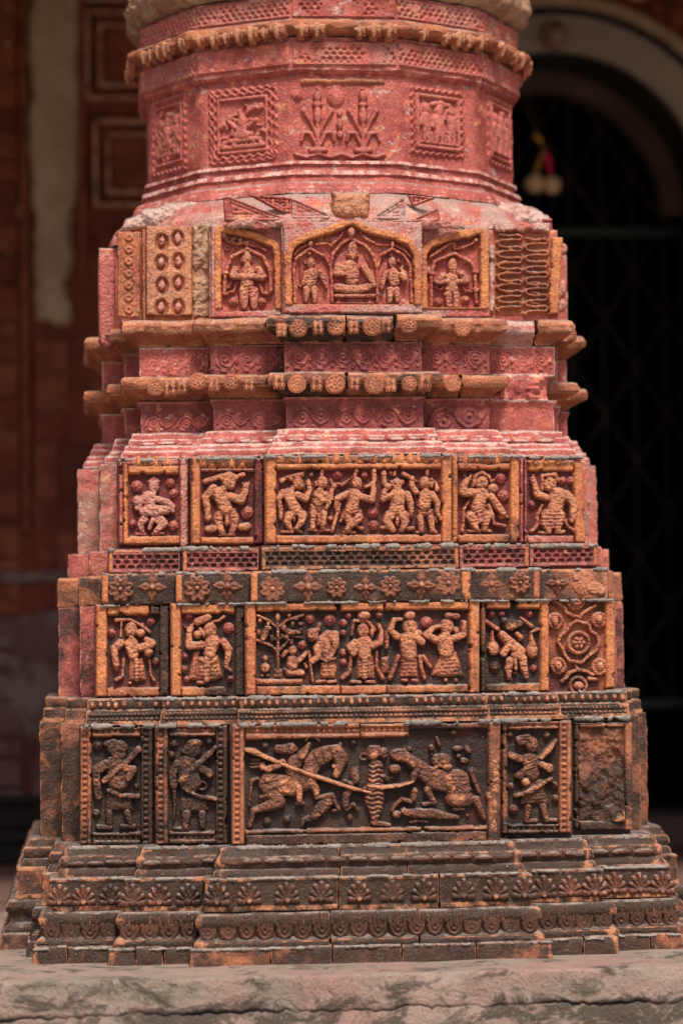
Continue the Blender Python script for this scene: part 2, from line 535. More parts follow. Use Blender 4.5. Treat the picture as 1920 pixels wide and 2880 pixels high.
def M(kind, g=.1):
    key = (kind, round(g, 2))
    if key in _mats: return _mats[key]
    A, B, Cc, pam, lam, Wc, wam = KIND[kind]
    t = NT('%s_terracotta_%02d' % (kind, int(g * 100)))
    off = {'pink': 0, 'orange': 3, 'back': 5, 'figure': 8}.get(kind, 2)
    n_big = t.noise(12, 4, .62, off)
    n_mid = t.noise(42, 5, .66, off + 4)
    n_fin = t.noise(190, 3, .6, off + 9)
    n_l = t.noise(24, 6, .74, off + 13, 0.6, (1, 1, 1.9))
    c = t.mix(t.step(n_big, .40, .62), A, B)
    c = t.mix(t.math('MULTIPLY', t.step(n_mid, .68 - .3 * pam, .76 - .3 * pam), .85), c, Cc)
    # limewash left in patches and thin streaks
    thr = .70 - .24 * lam
    lm = t.math('MULTIPLY', t.step(n_l, thr, thr + .09), .40 + .5 * lam)
    c = t.mix(t.math('MULTIPLY', lm, t.step(n_fin, .30, .58, .35, 1.0)), c, LIME)
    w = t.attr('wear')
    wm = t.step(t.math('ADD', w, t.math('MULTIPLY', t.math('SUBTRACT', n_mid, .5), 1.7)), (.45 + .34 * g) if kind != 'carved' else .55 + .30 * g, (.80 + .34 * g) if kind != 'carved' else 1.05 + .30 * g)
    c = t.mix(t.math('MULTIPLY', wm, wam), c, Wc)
    # soot and dried algae
    if g > 0.01:
        n_g = t.noise(10, 8, .72, 21, .4)
        thr = .5 + (.5 - g) * .46
        n_g = t.math('ADD', n_g, t.math('MULTIPLY', t.attr('soot_shade'), .22))  # darker at the inner corners: soot with painted shade
        gm = t.step(n_g, thr - .095, thr + .095) if kind != 'carved' else t.step(n_g, .30, .62, min(.95, g * .90), min(1.0, g * 1.3))
        gm = t.math('MULTIPLY', gm, t.math('SUBTRACT', 1.0, t.math('MULTIPLY', wm, .85)))
        gm = t.math('MULTIPLY', gm, t.step(n_fin, .25, .6, .70, .97))
        gc = t.mix(t.step(n_big, .44, .62), SOOT, (.040, .025, .017))
        gc = t.mix(t.math('MULTIPLY', t.step(n_l, .60, .70), .6), gc, (.15, .13, .11))
        c = t.mix(gm, c, gc)
    # dust and lime wash settled on ledges
    sep = t.n.new('ShaderNodeSeparateXYZ'); t.l.new(t.geo.outputs['Normal'], sep.inputs[0])
    up = t.step(sep.outputs[2], .55, .9)
    c = t.mix(t.math('MULTIPLY', up, t.step(n_mid, .36, .60, .15, .85)), c, (.25, .20, .175))
    c = t.mix(t.math('MULTIPLY', t.step(n_fin, .68, .75), .45), c, (.66, .58, .52))
    c = t.mix(t.math('MULTIPLY', t.step(n_fin, .36, .29), .45), c, (.06, .028, .024))
    vm = t.n.new('ShaderNodeMix'); vm.data_type = 'RGBA'; vm.blend_type = 'MULTIPLY'; vm.inputs[0].default_value = 1.0
    val = t.math('MULTIPLY', t.step(n_fin, .28, .72, .80, 1.20), t.step(n_mid, .30, .70, .84, 1.16))
    cb = t.n.new('ShaderNodeCombineColor')
    for i in range(3): t.l.new(val, cb.inputs[i])
    t.l.new(c, vm.inputs[6]); t.l.new(cb.outputs[0], vm.inputs[7]); c = vm.outputs[2]
    t.l.new(c, t.b.inputs['Base Color'])
    t.l.new(t.step(n_mid, .3, .7, .50, .92), t.b.inputs['Roughness'])
    t.b.inputs['Specular IOR Level'].default_value = .40
    hgt = t.math('ADD', t.math('MULTIPLY', n_mid, .55), t.math('MULTIPLY', n_fin, .45))
    t.bump(hgt, .9, .0080)
    _mats[key] = t.m
    return t.m

def simple(name, A, B, scale=20, rough=.85, bump=.3, dist=.003, C3=None, thr=.62, stretch=None, spec=.3, metal=0.0, k3=.8):
    t = NT(name)
    n1 = t.noise(scale, 7, .65, 2, 0, stretch)
    c = t.mix(t.step(n1, .38, .64), A, B)
    if C3 is not None:
        c = t.mix(t.math('MULTIPLY', t.step(t.noise(scale * 1.7, 8, .7, 11, .5, stretch), thr - .05, thr + .06), k3), c, C3)
    t.l.new(c, t.b.inputs['Base Color'])
    t.b.inputs['Roughness'].default_value = rough
    t.b.inputs['Specular IOR Level'].default_value = spec
    t.b.inputs['Metallic'].default_value = metal
    if bump: t.bump(t.noise(scale * 6, 6, .65, 5), bump, dist)
    return t.m

def plinth_mat():
    t = NT('weathered_plinth_plaster')
    nb = t.noise(6, 6, .66, 1, .3, (1, 1, 2)); nm = t.noise(34, 6, .70, 6); nf = t.noise(170, 4, .65, 8); ng = t.noise(11, 8, .74, 33, .9, (1, 1, 1.6))
    c = t.mix(t.step(nb, .38, .60), (.37, .25, .205), (.29, .225, .18))
    c = t.mix(t.math('MULTIPLY', t.step(t.noise(3.2, 5, .6, 17, 0, (1, 1, .6)), .54, .66), .5), c, (.40, .19, .165))
    c = t.mix(t.math('MULTIPLY', t.step(nm, .50, .70), .6), c, (.38, .31, .26))
    sep = t.n.new('ShaderNodeSeparateXYZ'); t.l.new(t.geo.outputs['Position'], sep.inputs[0])
    low = t.step(sep.outputs[2], -.025, -.066)
    ng = t.math('ADD', ng, t.math('MULTIPLY', low, .10))
    c = t.mix(t.math('MULTIPLY', t.step(ng, .51, .63), .82), c, (.045, .036, .028))
    c = t.mix(t.math('MULTIPLY', t.step(t.noise(14, 6, .7, 44, .5), .58, .68), .6), c, (.085, .085, .04))
    c = t.mix(t.math('MULTIPLY', t.step(nf, .58, .70), .6), c, (.10, .075, .06))
    c = t.mix(t.math('MULTIPLY', t.step(nf, .40, .30), .5), c, (.52, .46, .41))
    t.l.new(c, t.b.inputs['Base Color'])
    t.b.inputs['Roughness'].default_value = .88
    t.b.inputs['Specular IOR Level'].default_value = .3
    t.bump(t.math('ADD', nm, t.math('MULTIPLY', nf, .8)), 1.0, .007)
    return t.m

# ------------------------------------------------------------------ the setting: courtyard, plinth, verandah
def box_mesh(x0, x1, y0, y1, z0, z1):
    v = [(x, y, z) for z in (z0, z1) for y in (y0, y1) for x in (x0, x1)]
    f = [(0, 2, 3, 1), (4, 5, 7, 6), (0, 1, 5, 4), (2, 6, 7, 3), (0, 4, 6, 2), (1, 3, 7, 5)]
    return v, f

def box(name, x0, x1, y0, y1, z0, z1, mat, parent=None, bev=0.0):
    c = np.array([(x0 + x1) / 2, (y0 + y1) / 2, z0])
    v, f = box_mesh(x0, x1, y0, y1, z0, z1)
    if bev:
        bv = min(bev, (x1 - x0) * .3, (y1 - y0) * .3, (z1 - z0) * .3)
        import bmesh
        bm = bmesh.new(); vs = [bm.verts.new(np.array(p) - c) for p in v]
        for q in f: bm.faces.new([vs[i] for i in q])
        bmesh.ops.bevel(bm, geom=list(bm.edges), offset=bv, segments=1, affect='EDGES')
        me = bpy.data.meshes.new('m'); bm.to_mesh(me); bm.free()
    else:
        me = mesh_from([np.array(p) - c for p in v], f, smooth=False)
    return link(name, me, mat, parent, c)

PL = plinth_mat()
COURT = simple('courtyard_paving', (.30, .25, .20), (.24, .20, .16), 3, .9, .2, .004)
FLOORM = simple('verandah_floor_cement', (.20, .11, .085), (.15, .085, .07), 5, .75, .2, .003, (.10, .06, .05), .55)
WALLM = simple('dark_red_temple_wall', (.20, .042, .028), (.10, .024, .018), 6, .9, .5, .006, (.20, .095, .06), .60)
WALLB = simple('brown_terracotta_wall_tile', (.25, .070, .036), (.14, .034, .022), 9, .85, .5, .005, (.21, .10, .07), .62)
PLAST = simple('bare_lime_plaster', (.46, .33, .24), (.36, .24, .165), 8, .95, .6, .008, (.15, .055, .04), .64)
PURP = simple('stained_purple_plaster', (.15, .085, .075), (.11, .05, .045), 4, .95, .3, .006, (.20, .15, .125), .54)
LINE = simple('pale_moulding_line', (.58, .33, .24), (.40, .18, .13), 14, .9, .4, .005, (.10, .03, .02), .56)
ARCHP = simple('grey_arch_plaster', (.33, .275, .23), (.26, .215, .18), 5, .95, .2, .004, (.17, .10, .065), .62)
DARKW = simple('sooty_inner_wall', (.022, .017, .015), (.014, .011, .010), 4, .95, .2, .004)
GATEM = simple('brown_painted_gate_iron', (.009, .004, .0022), (.006, .003, .002), 30, .6, .2, .001, (.06, .03, .02), .6)
GREEN = simple('green_painted_rail_iron', (.006, .012, .009), (.004, .009, .007), 30, .6, .2, .001)

GROUND_Z = -0.75
cg = tag(box('courtyard_ground', -120, 120, -160, 60, GROUND_Z - .2, GROUND_Z, COURT), kind='structure')
box('verandah_floor', -9, 9, -.80, 7, -.35, -.004, FLOORM)['kind'] = 'structure'
bpy.data.objects['verandah_floor']['kind'] = 'structure'

# plinth: the weathered kerb slab under the pillar with a cracked lower course
plinth = tag(empty('plinth', (0, -.9, -.07)), 'weathered plastered plinth with a long crack, under the carved pillar', 'plinth')
def strip_mesh(x0, x1, d, ztop, zbot_fn, ztop_fn, back, nx=1700, nz=26, amp=.0016, seed=1, lip=.0025):
    xs = np.linspace(x0, x1, nx + 1)
    prof = []
    for k in range(6): prof.append((-back + (d + back) * k / 6.0, 0.0))
    n = np.array([0.0] * 6 + list(np.linspace(0, 1, nz + 1)))
    dd = np.array([p[0] for p in prof] + [d] * (nz + 1))
    X = np.repeat(xs[None, :], len(n), 0)
    zt = ztop_fn(xs)[None, :]; zb = zbot_fn(xs)[None, :]
    Z = zt + (zb - zt) * n[:, None]
    Dd = np.repeat(dd[:, None], len(xs), 1)
    wob = (vn3(X * 9, Z * 22, X * 0, seed) - .5) * 2 * amp + (vn3(X * 40, Z * 60, X * 0, seed + 1) - .5) * amp + (vn3(X * 2.2, Z * 0, X * 0, seed + 4) - .5) * amp * 3
    pit = np.clip(vn3(X * 11, Z * 18, X * 0 + 5, seed + 2) - .74, 0, 1) * .03
    fr = (n > 0)[:, None] | (np.arange(len(n)) == 6)[:, None]
    Dd = Dd + np.where(fr, wob - pit, 0)
    rnd = np.clip(1 - n[:, None] / .10, 0, 1); Dd = Dd - np.where(fr, rnd ** 2 * lip, 0)
    rb = np.clip((n[:, None] - .90) / .10, 0, 1); Dd = Dd - np.where(fr, rb ** 2 * lip * 1.6, 0)
    Z = Z + np.where(fr, 0, (vn3(X * 14, Dd * 20, X * 0, seed + 3) - .5) * .0025)
    pts = np.stack([X, -Dd, Z], -1)
    used, faces = grid_faces(np.ones((len(n) - 1, nx), bool))
    return pts.reshape(-1, 3), faces
def crack(xs):
    o = xs * 0
    return -.0665 + .005 * (vn2(xs * 4, o, 4) - .5) + .008 * (vn2(xs * 17, o, 5) - .5) + .007 * (vn2(xs * 55, o, 6) - .5) + .004 * (vn2(xs * 150, o, 7) - .5) + .012 * np.clip(vn2(xs * 6, o, 8) - .66, 0, 1)
pc = np.array([0, -.9, -.07])
pts, fc = strip_mesh(-2.6, 2.6, .905, 0, crack, lambda x: 0.0 + .003 * (vn2(x * 9, x * 0, 9) - .5), .45, seed=3)
link('top_slab', mesh_from(pts - pc, fc, None, True, radians(50)), PL, plinth, (0, 0, 0))
pts, fc = strip_mesh(-2.6, 2.6, .925, 0, lambda x: -.36 + 0 * x, lambda x: crack(x) - .0004 - .016 * np.clip(vn2(x * 9, x * 0, 12) - .50, 0, 1), .60, seed=9, lip=.002)
link('lower_course', mesh_from(pts - pc, fc, None, True, radians(50)), PL, plinth, (0, 0, 0))
box('core_fill', -2.6, 2.6, -.885, -.3, GROUND_Z, -.02, PL, plinth).location -= Vector(tuple(pc))

# --- the temple wall behind, with its arched doorway
WY = 1.95                                   # the wall's face stands this far behind the pillar's axis
wall_plane = Plane((0, WY, 0), (0, -1, 0))
def WX(px, py=900): return float(wall_plane.at(px, py)[0])
def WZ(px, py): return float(wall_plane.at(px, py)[2])
A_c = wall_plane.at(1565, 560); AX, AZ = float(A_c[0]), float(A_c[2])
mppw = wall_plane.mpp(1565, 560)
AR = 425 * mppw
wall = tag(empty('temple_wall', (0, WY, 0)), 'dark red temple wall with plaster pilaster and round arched doorway behind pillar', 'wall')
W0 = Vector((0, WY, 0))
def wbox(name, x0, x1, yf, yb, z0, z1, mat, parent=wall, bev=.004):
    o = box(name, x0, x1, WY + yf, WY + yb, z0, z1, mat, None, bev)
    o.parent = parent
    o.location -= W0
    return o
TOPZ = 3.6
# masonry above and beside the arch, one sheet with a real opening and real thickness
def arch_wall():
    n = 40
    ang = np.linspace(pi, 0, n + 1)
    inner = [(AX - AR, 0.0)] + [(AX + AR * cos(a), AZ + AR * sin(a)) for a in ang] + [(AX + AR, 0.0)]
    xl, xr = -3.2, 4.6
    outer = [(xl, 0.0)] + [(xl + (xr - xl) * k / n, TOPZ) for k in range(n + 1)] + [(xr, 0.0)]
    v, f = [], []
    for yy in (0.0, .38):
        for p in inner: v.append((p[0], yy, p[1]))
        for p in outer: v.append((p[0], yy, p[1]))
    k = len(inner)
    for i in range(k - 1):
        f.append((i, i + 1, k + i + 1, k + i)[::-1])
        f.append((2 * k + i, 2 * k + i + 1, i + 1, i))          # soffit
        f.append((2 * k + i, 3 * k + i, 3 * k + i + 1, 2 * k + i + 1)[::-1])
    me = mesh_from(v, f, smooth=False)
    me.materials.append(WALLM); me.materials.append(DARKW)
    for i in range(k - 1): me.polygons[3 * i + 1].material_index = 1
    return me
link('wall_masonry', arch_wall(), WALLM, wall)
def arc_band(name, r0, r1, yf, yb, mat, a0=0.0, a1=pi, n=48, parent=wall, dx=0.0, dz=0.0):
    v, f = [], []
    for a in np.linspace(a1, a0, n + 1):
        for r in (r0, r1):
            for yy in (yf, yb):
                v.append((AX + dx + r * cos(a), yy, AZ + dz + r * sin(a)))
    for i in range(n):
        b = 4 * i; e = b + 4
        f += [(b, b + 2, e + 2, e)[::-1], (b + 2, b + 3, e + 3, e + 2)[::-1], (b, e, e + 1, b + 1)[::-1]]
    f += [(0, 1, 3, 2), (4 * n, 4 * n + 2, 4 * n + 3, 4 * n + 1)]
    return link(name, mesh_from(v, f, smooth=True, sharp=radians(40)), mat, parent)
arc_band('archivolt', AR - .004, AR + 98 * mppw, -.012, .02, ARCHP)
arc_band('arch_moulding', AR + 122 * mppw, AR + 152 * mppw, -.030, .01, simple('tan_arch_moulding', (.40, .28, .19), (.30, .19, .12), 9, .9, .3, .004))
arc_band('arch_groove', AR + 99 * mppw, AR + 121 * mppw, -.003, .01, DARKW)
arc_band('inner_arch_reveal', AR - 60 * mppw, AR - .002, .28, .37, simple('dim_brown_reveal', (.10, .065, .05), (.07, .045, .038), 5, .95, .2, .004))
kb = wbox('keystone_boss', AX - 38 * mppw, AX + 30 * mppw, -.06, .03, AZ + AR - 2 * mppw, AZ + AR + 70 * mppw, simple('worn_keystone', (.26, .15, .11), (.12, .05, .035), 14, .9, .5, .005), bev=.015)
wbox('keystone_leaf', AX - 20 * mppw, AX + 14 * mppw, -.085, -.05, AZ + AR + 8 * mppw, AZ + AR + 40 * mppw, ARCHP, bev=.008)
# red carved scraps above the arch
for k in range(26):
    a = pi * (.06 + .88 * k / 25)
    r = AR + (175 + 60 * random.random()) * mppw
    x, z = AX + r * cos(a), AZ + r * sin(a)
    s_ = (18 + 16 * random.random()) * mppw
    wbox('spandrel_tile', x - s_, x + s_, -.016 - .014 * random.random(), .02, z - s_ * .8, z + s_ * .8, random.choice([WALLM, WALLB, LINE, WALLB]), bev=.006)
# dark inner room seen through the door
room = tag(empty('inner_room', (AX, WY + 1.6, 0)), 'dark inner room behind the arched lattice gate', 'room')
def rbox(name, *a):
    o = box(name, *a); o.parent = room; o.location -= Vector((AX, WY + 1.6, 0)); return o
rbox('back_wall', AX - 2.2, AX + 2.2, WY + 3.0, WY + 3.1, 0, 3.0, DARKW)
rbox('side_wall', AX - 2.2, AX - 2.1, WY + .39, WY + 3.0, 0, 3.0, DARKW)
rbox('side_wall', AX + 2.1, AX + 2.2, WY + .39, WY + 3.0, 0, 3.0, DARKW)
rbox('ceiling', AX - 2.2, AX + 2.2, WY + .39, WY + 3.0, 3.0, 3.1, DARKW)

# plaster pilaster and framed panels on the left of the wall
def ragged(name, poly, yf, mat, seed, res=7, rag=16):
    """a sheet of plaster with a crumbling edge, poly in photograph pixels on the wall"""
    pl = Plane((0, WY + .004, 0), (0, -1, 0))
    xs = [p[0] for p in poly]; ys = [p[1] for p in poly]
    th = -yf / pl.mpp(150, 900)
    def fn(U, V):
        du = (fb2(U / 40, V / 40, seed) - .5) * rag * 2; dv = (fb2(U / 40 + 9, V / 40, seed + 3) - .5) * rag * 2
        ins, dist = poly_sdf(poly, U + du, V + dv)
        return np.where(ins, th * (1 - np.exp(-dist / 5)) + (fb2(U / 16, V / 16, seed + 5) - .5) * 5 + 1, 0)
    o = relief(name, wall, pl, (min(xs) - 20, min(ys) - 20, max(xs) + 20, max(ys) + 20), fn, mat, res=res, rough=.6)
    o.location -= W0
    return o
ragged('pilaster_plaster', [(84, -250), (226, -250), (222, 560), (200, 640), (205, 760), (178, 800), (200, 850), (205, 905), (98, 905), (100, 700), (86, 560)], -.035, PLAST, 3)
wbox('pilaster_edge', WX(226), WX(246), -.02, .02, WZ(236, 880), WZ(236, -250), WALLB)
wbox('pilaster_edge', WX(60), WX(83), -.02, .02, WZ(72, 1500), WZ(72, -250), WALLB)
ragged('plaster_scrap', [(124, 1105), (215, 1075), (212, 1170), (150, 1165), (122, 1140)], -.012, PLAST, 9)
ragged('plaster_scrap', [(0, -100), (40, -90), (52, 40), (30, 110), (8, 240), (0, 260)], -.012, PLAST, 15)
ragged('plaster_scrap', [(28, 260), (44, 255), (40, 380), (26, 390)], -.01, LINE, 19)
ragged('plaster_scrap', [(25, 580), (60, 560), (66, 600), (40, 640), (30, 630)], -.01, LINE, 23)
ragged('plaster_scrap', [(6, 700), (30, 690), (34, 790), (14, 800)], -.01, LINE, 29)
ragged('plaster_scrap', [(236, 60), (252, 70), (250, 240), (238, 230)], -.012, LINE, 33)
ragged('plaster_scrap', [(20, 1740), (120, 1720), (150, 1900), (90, 2100), (30, 2050)], -.012, PURP, 37)
def nest(x0, x1, y0, y1):
    """a panel framed by two stepped mouldings"""
    t = empty('framed_panel'); t.parent = wall
    def fr(name, a0, a1, b0, b1, w, yf, mat):
        X0, X1, Z1, Z0 = WX(a0), WX(a1), WZ(a0, b0), WZ(a0, b1); w *= mppw
        for q in ((X0, X0 + w, Z0, Z1), (X1 - w, X1, Z0, Z1), (X0 + w, X1 - w, Z1 - w, Z1), (X0 + w, X1 - w, Z0, Z0 + w)):
            wbox(name, q[0], q[1], yf, .02, q[2], q[3], mat, t, .003)
    fr('moulding', x0, x1, y0, y1, 11, -.030, LINE)
    fr('step', x0 + 13, x1 - 13, y0 + 13, y1 - 13, 22, -.012, WALLM)
    fr('inner_moulding', x0 + 37, x1 - 37, y0 + 37, y1 - 37, 10, -.024, LINE)
    wbox('field', WX(x0 + 50), WX(x1 - 50), -.006, .02, WZ(x0, y1 - 50), WZ(x0, y0 + 50), WALLB, t, .003)
nest(246, 470, 30, 283)
nest(266, 480, 338, 585)
nest(246, 470, -260, 5)
# wall tiles in rough courses
yy = 650
while yy < 2230:
    hgt = random.choice([90, 130, 160, 200])
    x = 92 + random.uniform(-12, 6)
    while x < 640:
        w_ = random.choice([64, 92, 128])
        if not (yy < 905 and x < 215):
            wbox('wall_tile', WX(x + .5), WX(x + w_ - .2), -.011 - random.random() * .003, .02, WZ(x, yy + hgt + .5), WZ(x, yy + .5), PURP if yy > 1640 and random.random() < .8 else random.choice([WALLM, WALLB, WALLM]), bev=.002)
        x += w_
    yy += hgt
yy = -240
while yy < 2230:
    hgt = random.choice([60, 84, 100])
    wbox('wall_tile', WX(-90), WX(54), -.006 - random.random() * .014, .02, WZ(0, yy + hgt - 4), WZ(0, yy + 2), PURP if yy > 1640 else random.choice([WALLM, WALLB]), bev=.006)
    yy += hgt
for (b0, b1, yf) in ((2236, 2262, -.05), (2268, 2330, -.03), (2336, 2372, -.07), (2376, 2440, -.10)):
    wbox('base_moulding', WX(-120), AX - AR - .01, yf, .02, max(0, WZ(0, b1)), WZ(0, b0), DARKW, bev=.008)
wbox('string_course', WX(-120), AX - AR - .01, -.03, .02, WZ(0, 1642), WZ(0, 1610), PURP, bev=.008)
# door sill and step
wbox('door_sill', AX - AR - .05, AX + AR + .05, -.06, .36, 0, WZ(1850, 2300), simple('dark_sill_stone', (.06, .04, .035), (.045, .03, .026), 6, .9, .2, .004), bev=.01)
wbox('door_step', AX - AR - .1, AX + AR + .1, -.38, -.062, 0, WZ(1850, 2390) * .9, simple('dark_red_step', (.075, .03, .025), (.05, .022, .02), 6, .9, .2, .004), bev=.01)

# lattice gate in the doorway
GY = .30
gate = tag(empty('lattice_gate', (AX, WY + GY, 0)), 'brown iron lattice gate closing the dark arched doorway', 'gate')
G0 = Vector((AX, WY + GY, 0))
def bar(name, p, q, r, mat, parent, org, n=6, flat=1.0):
    p, q = Vector(p), Vector(q); d = (q - p).normalized()
    a = d.orthogonal().normalized() if abs(d.y) > .9 else Vector((0, 1, 0)); b = d.cross(a).normalized()
    v, f = [], []
    for e in (p, q):
        for k in range(n):
            t_ = 2 * pi * k / n
            v.append(e + a * (r * flat * cos(t_)) + b * (r * sin(t_)))
    for k in range(n): f.append((k, (k + 1) % n, n + (k + 1) % n, n + k))
    f += [tuple(range(n))[::-1], tuple(range(n, 2 * n))]
    c = (p + q) / 2
    me = mesh_from([tuple(x - c) for x in v], f, smooth=False)
    return link(name, me, mat, parent, c - org)
zb = WZ(1850, 1990); zt_ = AZ + AR
def clip_arch(x, z0, z1):
    pass
def inside(x, z):
    if abs(x) > AR - .01: return False
    if z < zb: return False
    return z <= AZ or x * x + (z - AZ) ** 2 < (AR - .01) ** 2
dx_, dz_ = .098, .150
for sgn in (1, -1):
    k = -26
    while k < 26:
        # points on the slanting slat: x = x0 + sgn*t*dx, z = zb + t*dz
        run = []
        for i in range(0, 700):
            t_ = i * .05
            x = k * 2 * dx_ + sgn * t_ * dx_ * 1.0; z = zb + t_ * dz_
            if inside(x, z): run.append((x, z))
        if len(run) > 12:
            (xa, za), (xb, zb_) = run[0], run[-1]
            bar('slat', (AX + xa, WY + GY + sgn * .006, za), (AX + xb, WY + GY + sgn * .006, zb_), .0052, GATEM, gate, G0, 4, .4)
        k += 1
for k in range(-4, 5):
    x = k * dx_ * 1.0
    if abs(x) < AR - .03:
        zt = AZ + math.sqrt(max(0, (AR - .01) ** 2 - x * x))
        bar('upright', (AX + x, WY + GY + .02, zb), (AX + x, WY + GY + .02, zt), .006, DARKW, gate, G0, 4)
for zz, nm in ((WZ(1800, 612), 'transom_rail'), (WZ(1850, 1985), 'bottom_rail')):
    o = box(nm, AX - AR + .01, AX + AR - .01, WY + GY - .03, WY + GY - .008, zz - .016, zz + .016, GREEN, None, .003)
    o.parent = gate; o.location -= G0
v, f = [], []
o = arc_band('arch_rail', AR - 24 * mppw, AR - 12 * mppw, GY - .012, GY + .004, GATEM, parent=gate)
o.location = Vector((-AX, -GY, 0))

# a hanging charm: two pale balls on yellow and pink cords
HY = WY - .12
hp = Plane((0, HY, 0), (0, -1, 0))
top = hp.at(1508, 372)
charm = tag(empty('hanging_charm', tuple(top)), 'two pale balls on yellow and pink cords, hung before the arched gate', 'ornament')
def ball(px, py, r):
    c = hp.at(px, py); R = r * hp.mpp(px, py)
    v, f = [], []
    nu, nv = 18, 12
    for j in range(nv + 1):
        for i in range(nu):
            th, ph = 2 * pi * i / nu, pi * j / nv
            k = R * (1 + .06 * sin(5 * th + 3 * ph) * sin(ph))
            v.append((k * sin(ph) * cos(th), k * sin(ph) * sin(th), k * cos(ph)))
    for j in range(nv):
        for i in range(nu):
            f.append((j * nu + i, (j + 1) * nu + i, (j + 1) * nu + (i + 1) % nu, j * nu + (i + 1) % nu))
    link('ball', mesh_from(v, f), simple('pale_pith', (.62, .42, .24), (.50, .32, .18), 30, .9, .4, .003), charm, tuple(c - top))
ball(1503, 516, 27); ball(1551, 519, 26)
def cord(name, pts, r, col):
    m = simple(name + '_cloth', col, tuple(x * .7 for x in col), 60, .8, .3, .002)
    P = [hp.at(*p) for p in pts]
    v, f = [], []
    nn = 8
    for i, p in enumerate(P):
        rr = (r[i] if isinstance(r, list) else r) * hp.mpp(1500, 450)
        for k in range(nn):
            v.append(p - top + np.array([rr * cos(2 * pi * k / nn), rr * sin(2 * pi * k / nn), 0]))
    for i in range(len(P) - 1):
        for k in range(nn): f.append((i * nn + k, (i + 1) * nn + k, (i + 1) * nn + (k + 1) % nn, i * nn + (k + 1) % nn))
    link(name, mesh_from(v, f), m, charm)
cord('yellow_tuft', [(1506, 376), (1510, 385), (1516, 393), (1522, 402)], [4, 10, 10, 5], (.52, .28, .03))
cord('dark_knot', [(1522, 402), (1527, 412), (1530, 424)], [6, 9, 6], (.10, .06, .03))
cord('yellow_cord', [(1528, 424), (1518, 448), (1510, 470), (1505, 495)], [5, 8, 9, 8], (.34, .17, .03))
cord('pink_ribbon', [(1532, 422), (1538, 440), (1543, 462), (1547, 488)], [5, 10, 9, 6], (.62, .012, .09))
cord('thin_string', [(1506, 376), (1488, 300), (1478, 240)], 2, (.10, .06, .03))

# verandah roof and the temple front above and beside the pillar (they shade the wall behind)
ROOFM = simple('verandah_ceiling_plaster', (.30, .22, .18), (.22, .15, .12), 2, .95, .2, .004)
box('verandah_ceiling', -9, 9, -.25, 6, 2.95, 3.2, ROOFM)['kind'] = 'structure'
for nm, x0, x1 in (('verandah_end_wall', -4.3, -4.0), ('verandah_end_wall', 4.6, 4.9)):
    tag(box(nm, x0, x1, -.3, 6, 0, 2.95, ROOFM), kind='structure')
tag(box('temple_front_upper_wall', -9, 9, -.42, .30, 2.55, 5.0, ROOFM), kind='structure')

# ------------------------------------------------------------------ the carved pillar
pillar = tag(empty('carved_pillar', (0, 0, 0)), 'massive carved terracotta temple pillar, pink above and soot-stained orange below', 'pillar')
S1, S2 = .046, .090               # how far the second and third bays step back
REC = .0180                       # depth of the sunk figure panels
# name: y top, y bottom, front distance, bay edges in photograph pixels (left to right)
T = {
    'A':  (622, 888, .512, (402, 590, 795, 1188, 1378, 1575)),
    'c1': (886, 962, .508, (392, 592, 800, 1186, 1376, 1560)),
    'B':  (962, 1047, .508, (392, 592, 800, 1186, 1376, 1560)),
    'c2': (1046, 1118, .508, (392, 596, 802, 1188, 1376, 1558)),
    'C':  (1117, 1206, .508, (396, 600, 805, 1190, 1376, 1558)),
    'C2': (1204, 1281, .512, (392, 598, 800, 1198, 1380, 1560)),
    't3': (1279, 1532, .562, (332, 537, 745, 1267, 1468, 1640)),
    'E':  (1532, 1603, .584, (305, 513, 735, 1290, 1487, 1680)),
    'F':  (1603, 1692, .606, (287, 495, 707, 1322, 1517, 1710)),
    't4': (1692, 1958, .605, (268, 480, 690, 1347, 1542, 1725)),
    'G':  (1957, 2033, .634, (245, 455, 672, 1372, 1572, 1765)),
    't5': (2032, 2378, .645, (225, 437, 650, 1407, 1610, 1775)),
    'H':  (2377, 2466, .668, (186, 400, 622, 1446, 1648, 1842)),
    'I':  (2464, 2564, .696, (137, 350, 573, 1497, 1697, 1890)),
    'J':  (2562, 2662, .708, (118, 335, 560, 1515, 1722, 1910)),
    'K':  (2660, 2726, .726, (92, 305, 535, 1552, 1738, 1928)),
}
BAYS = ('cl', 'ml', 'c', 'mr', 'cr')
def steps(t):
    return (.056, .102) if t in ('H', 'I', 'J', 'K') else (S1, S2)
def bay_d(t, b):
    d = T[t][2]; s1, s2 = steps(t)
    return d if b == 'c' else d - s1 if b[0] == 'm' else d - s2
def bay_px(t, b):
    e = T[t][3]; i = BAYS.index(b)
    return e[i], e[i + 1]
def tz(t, y):
    return PZ(1000, y, T[t][2])
PL_ = {}
def fplane(t, b, sink=0.0):
    k = (t, b, sink)
    if k not in PL_:
        PL_[k] = front(bay_d(t, b) - sink)
        if sink == REC: PL_[k].k = REC / .0125
    return PL_[k]

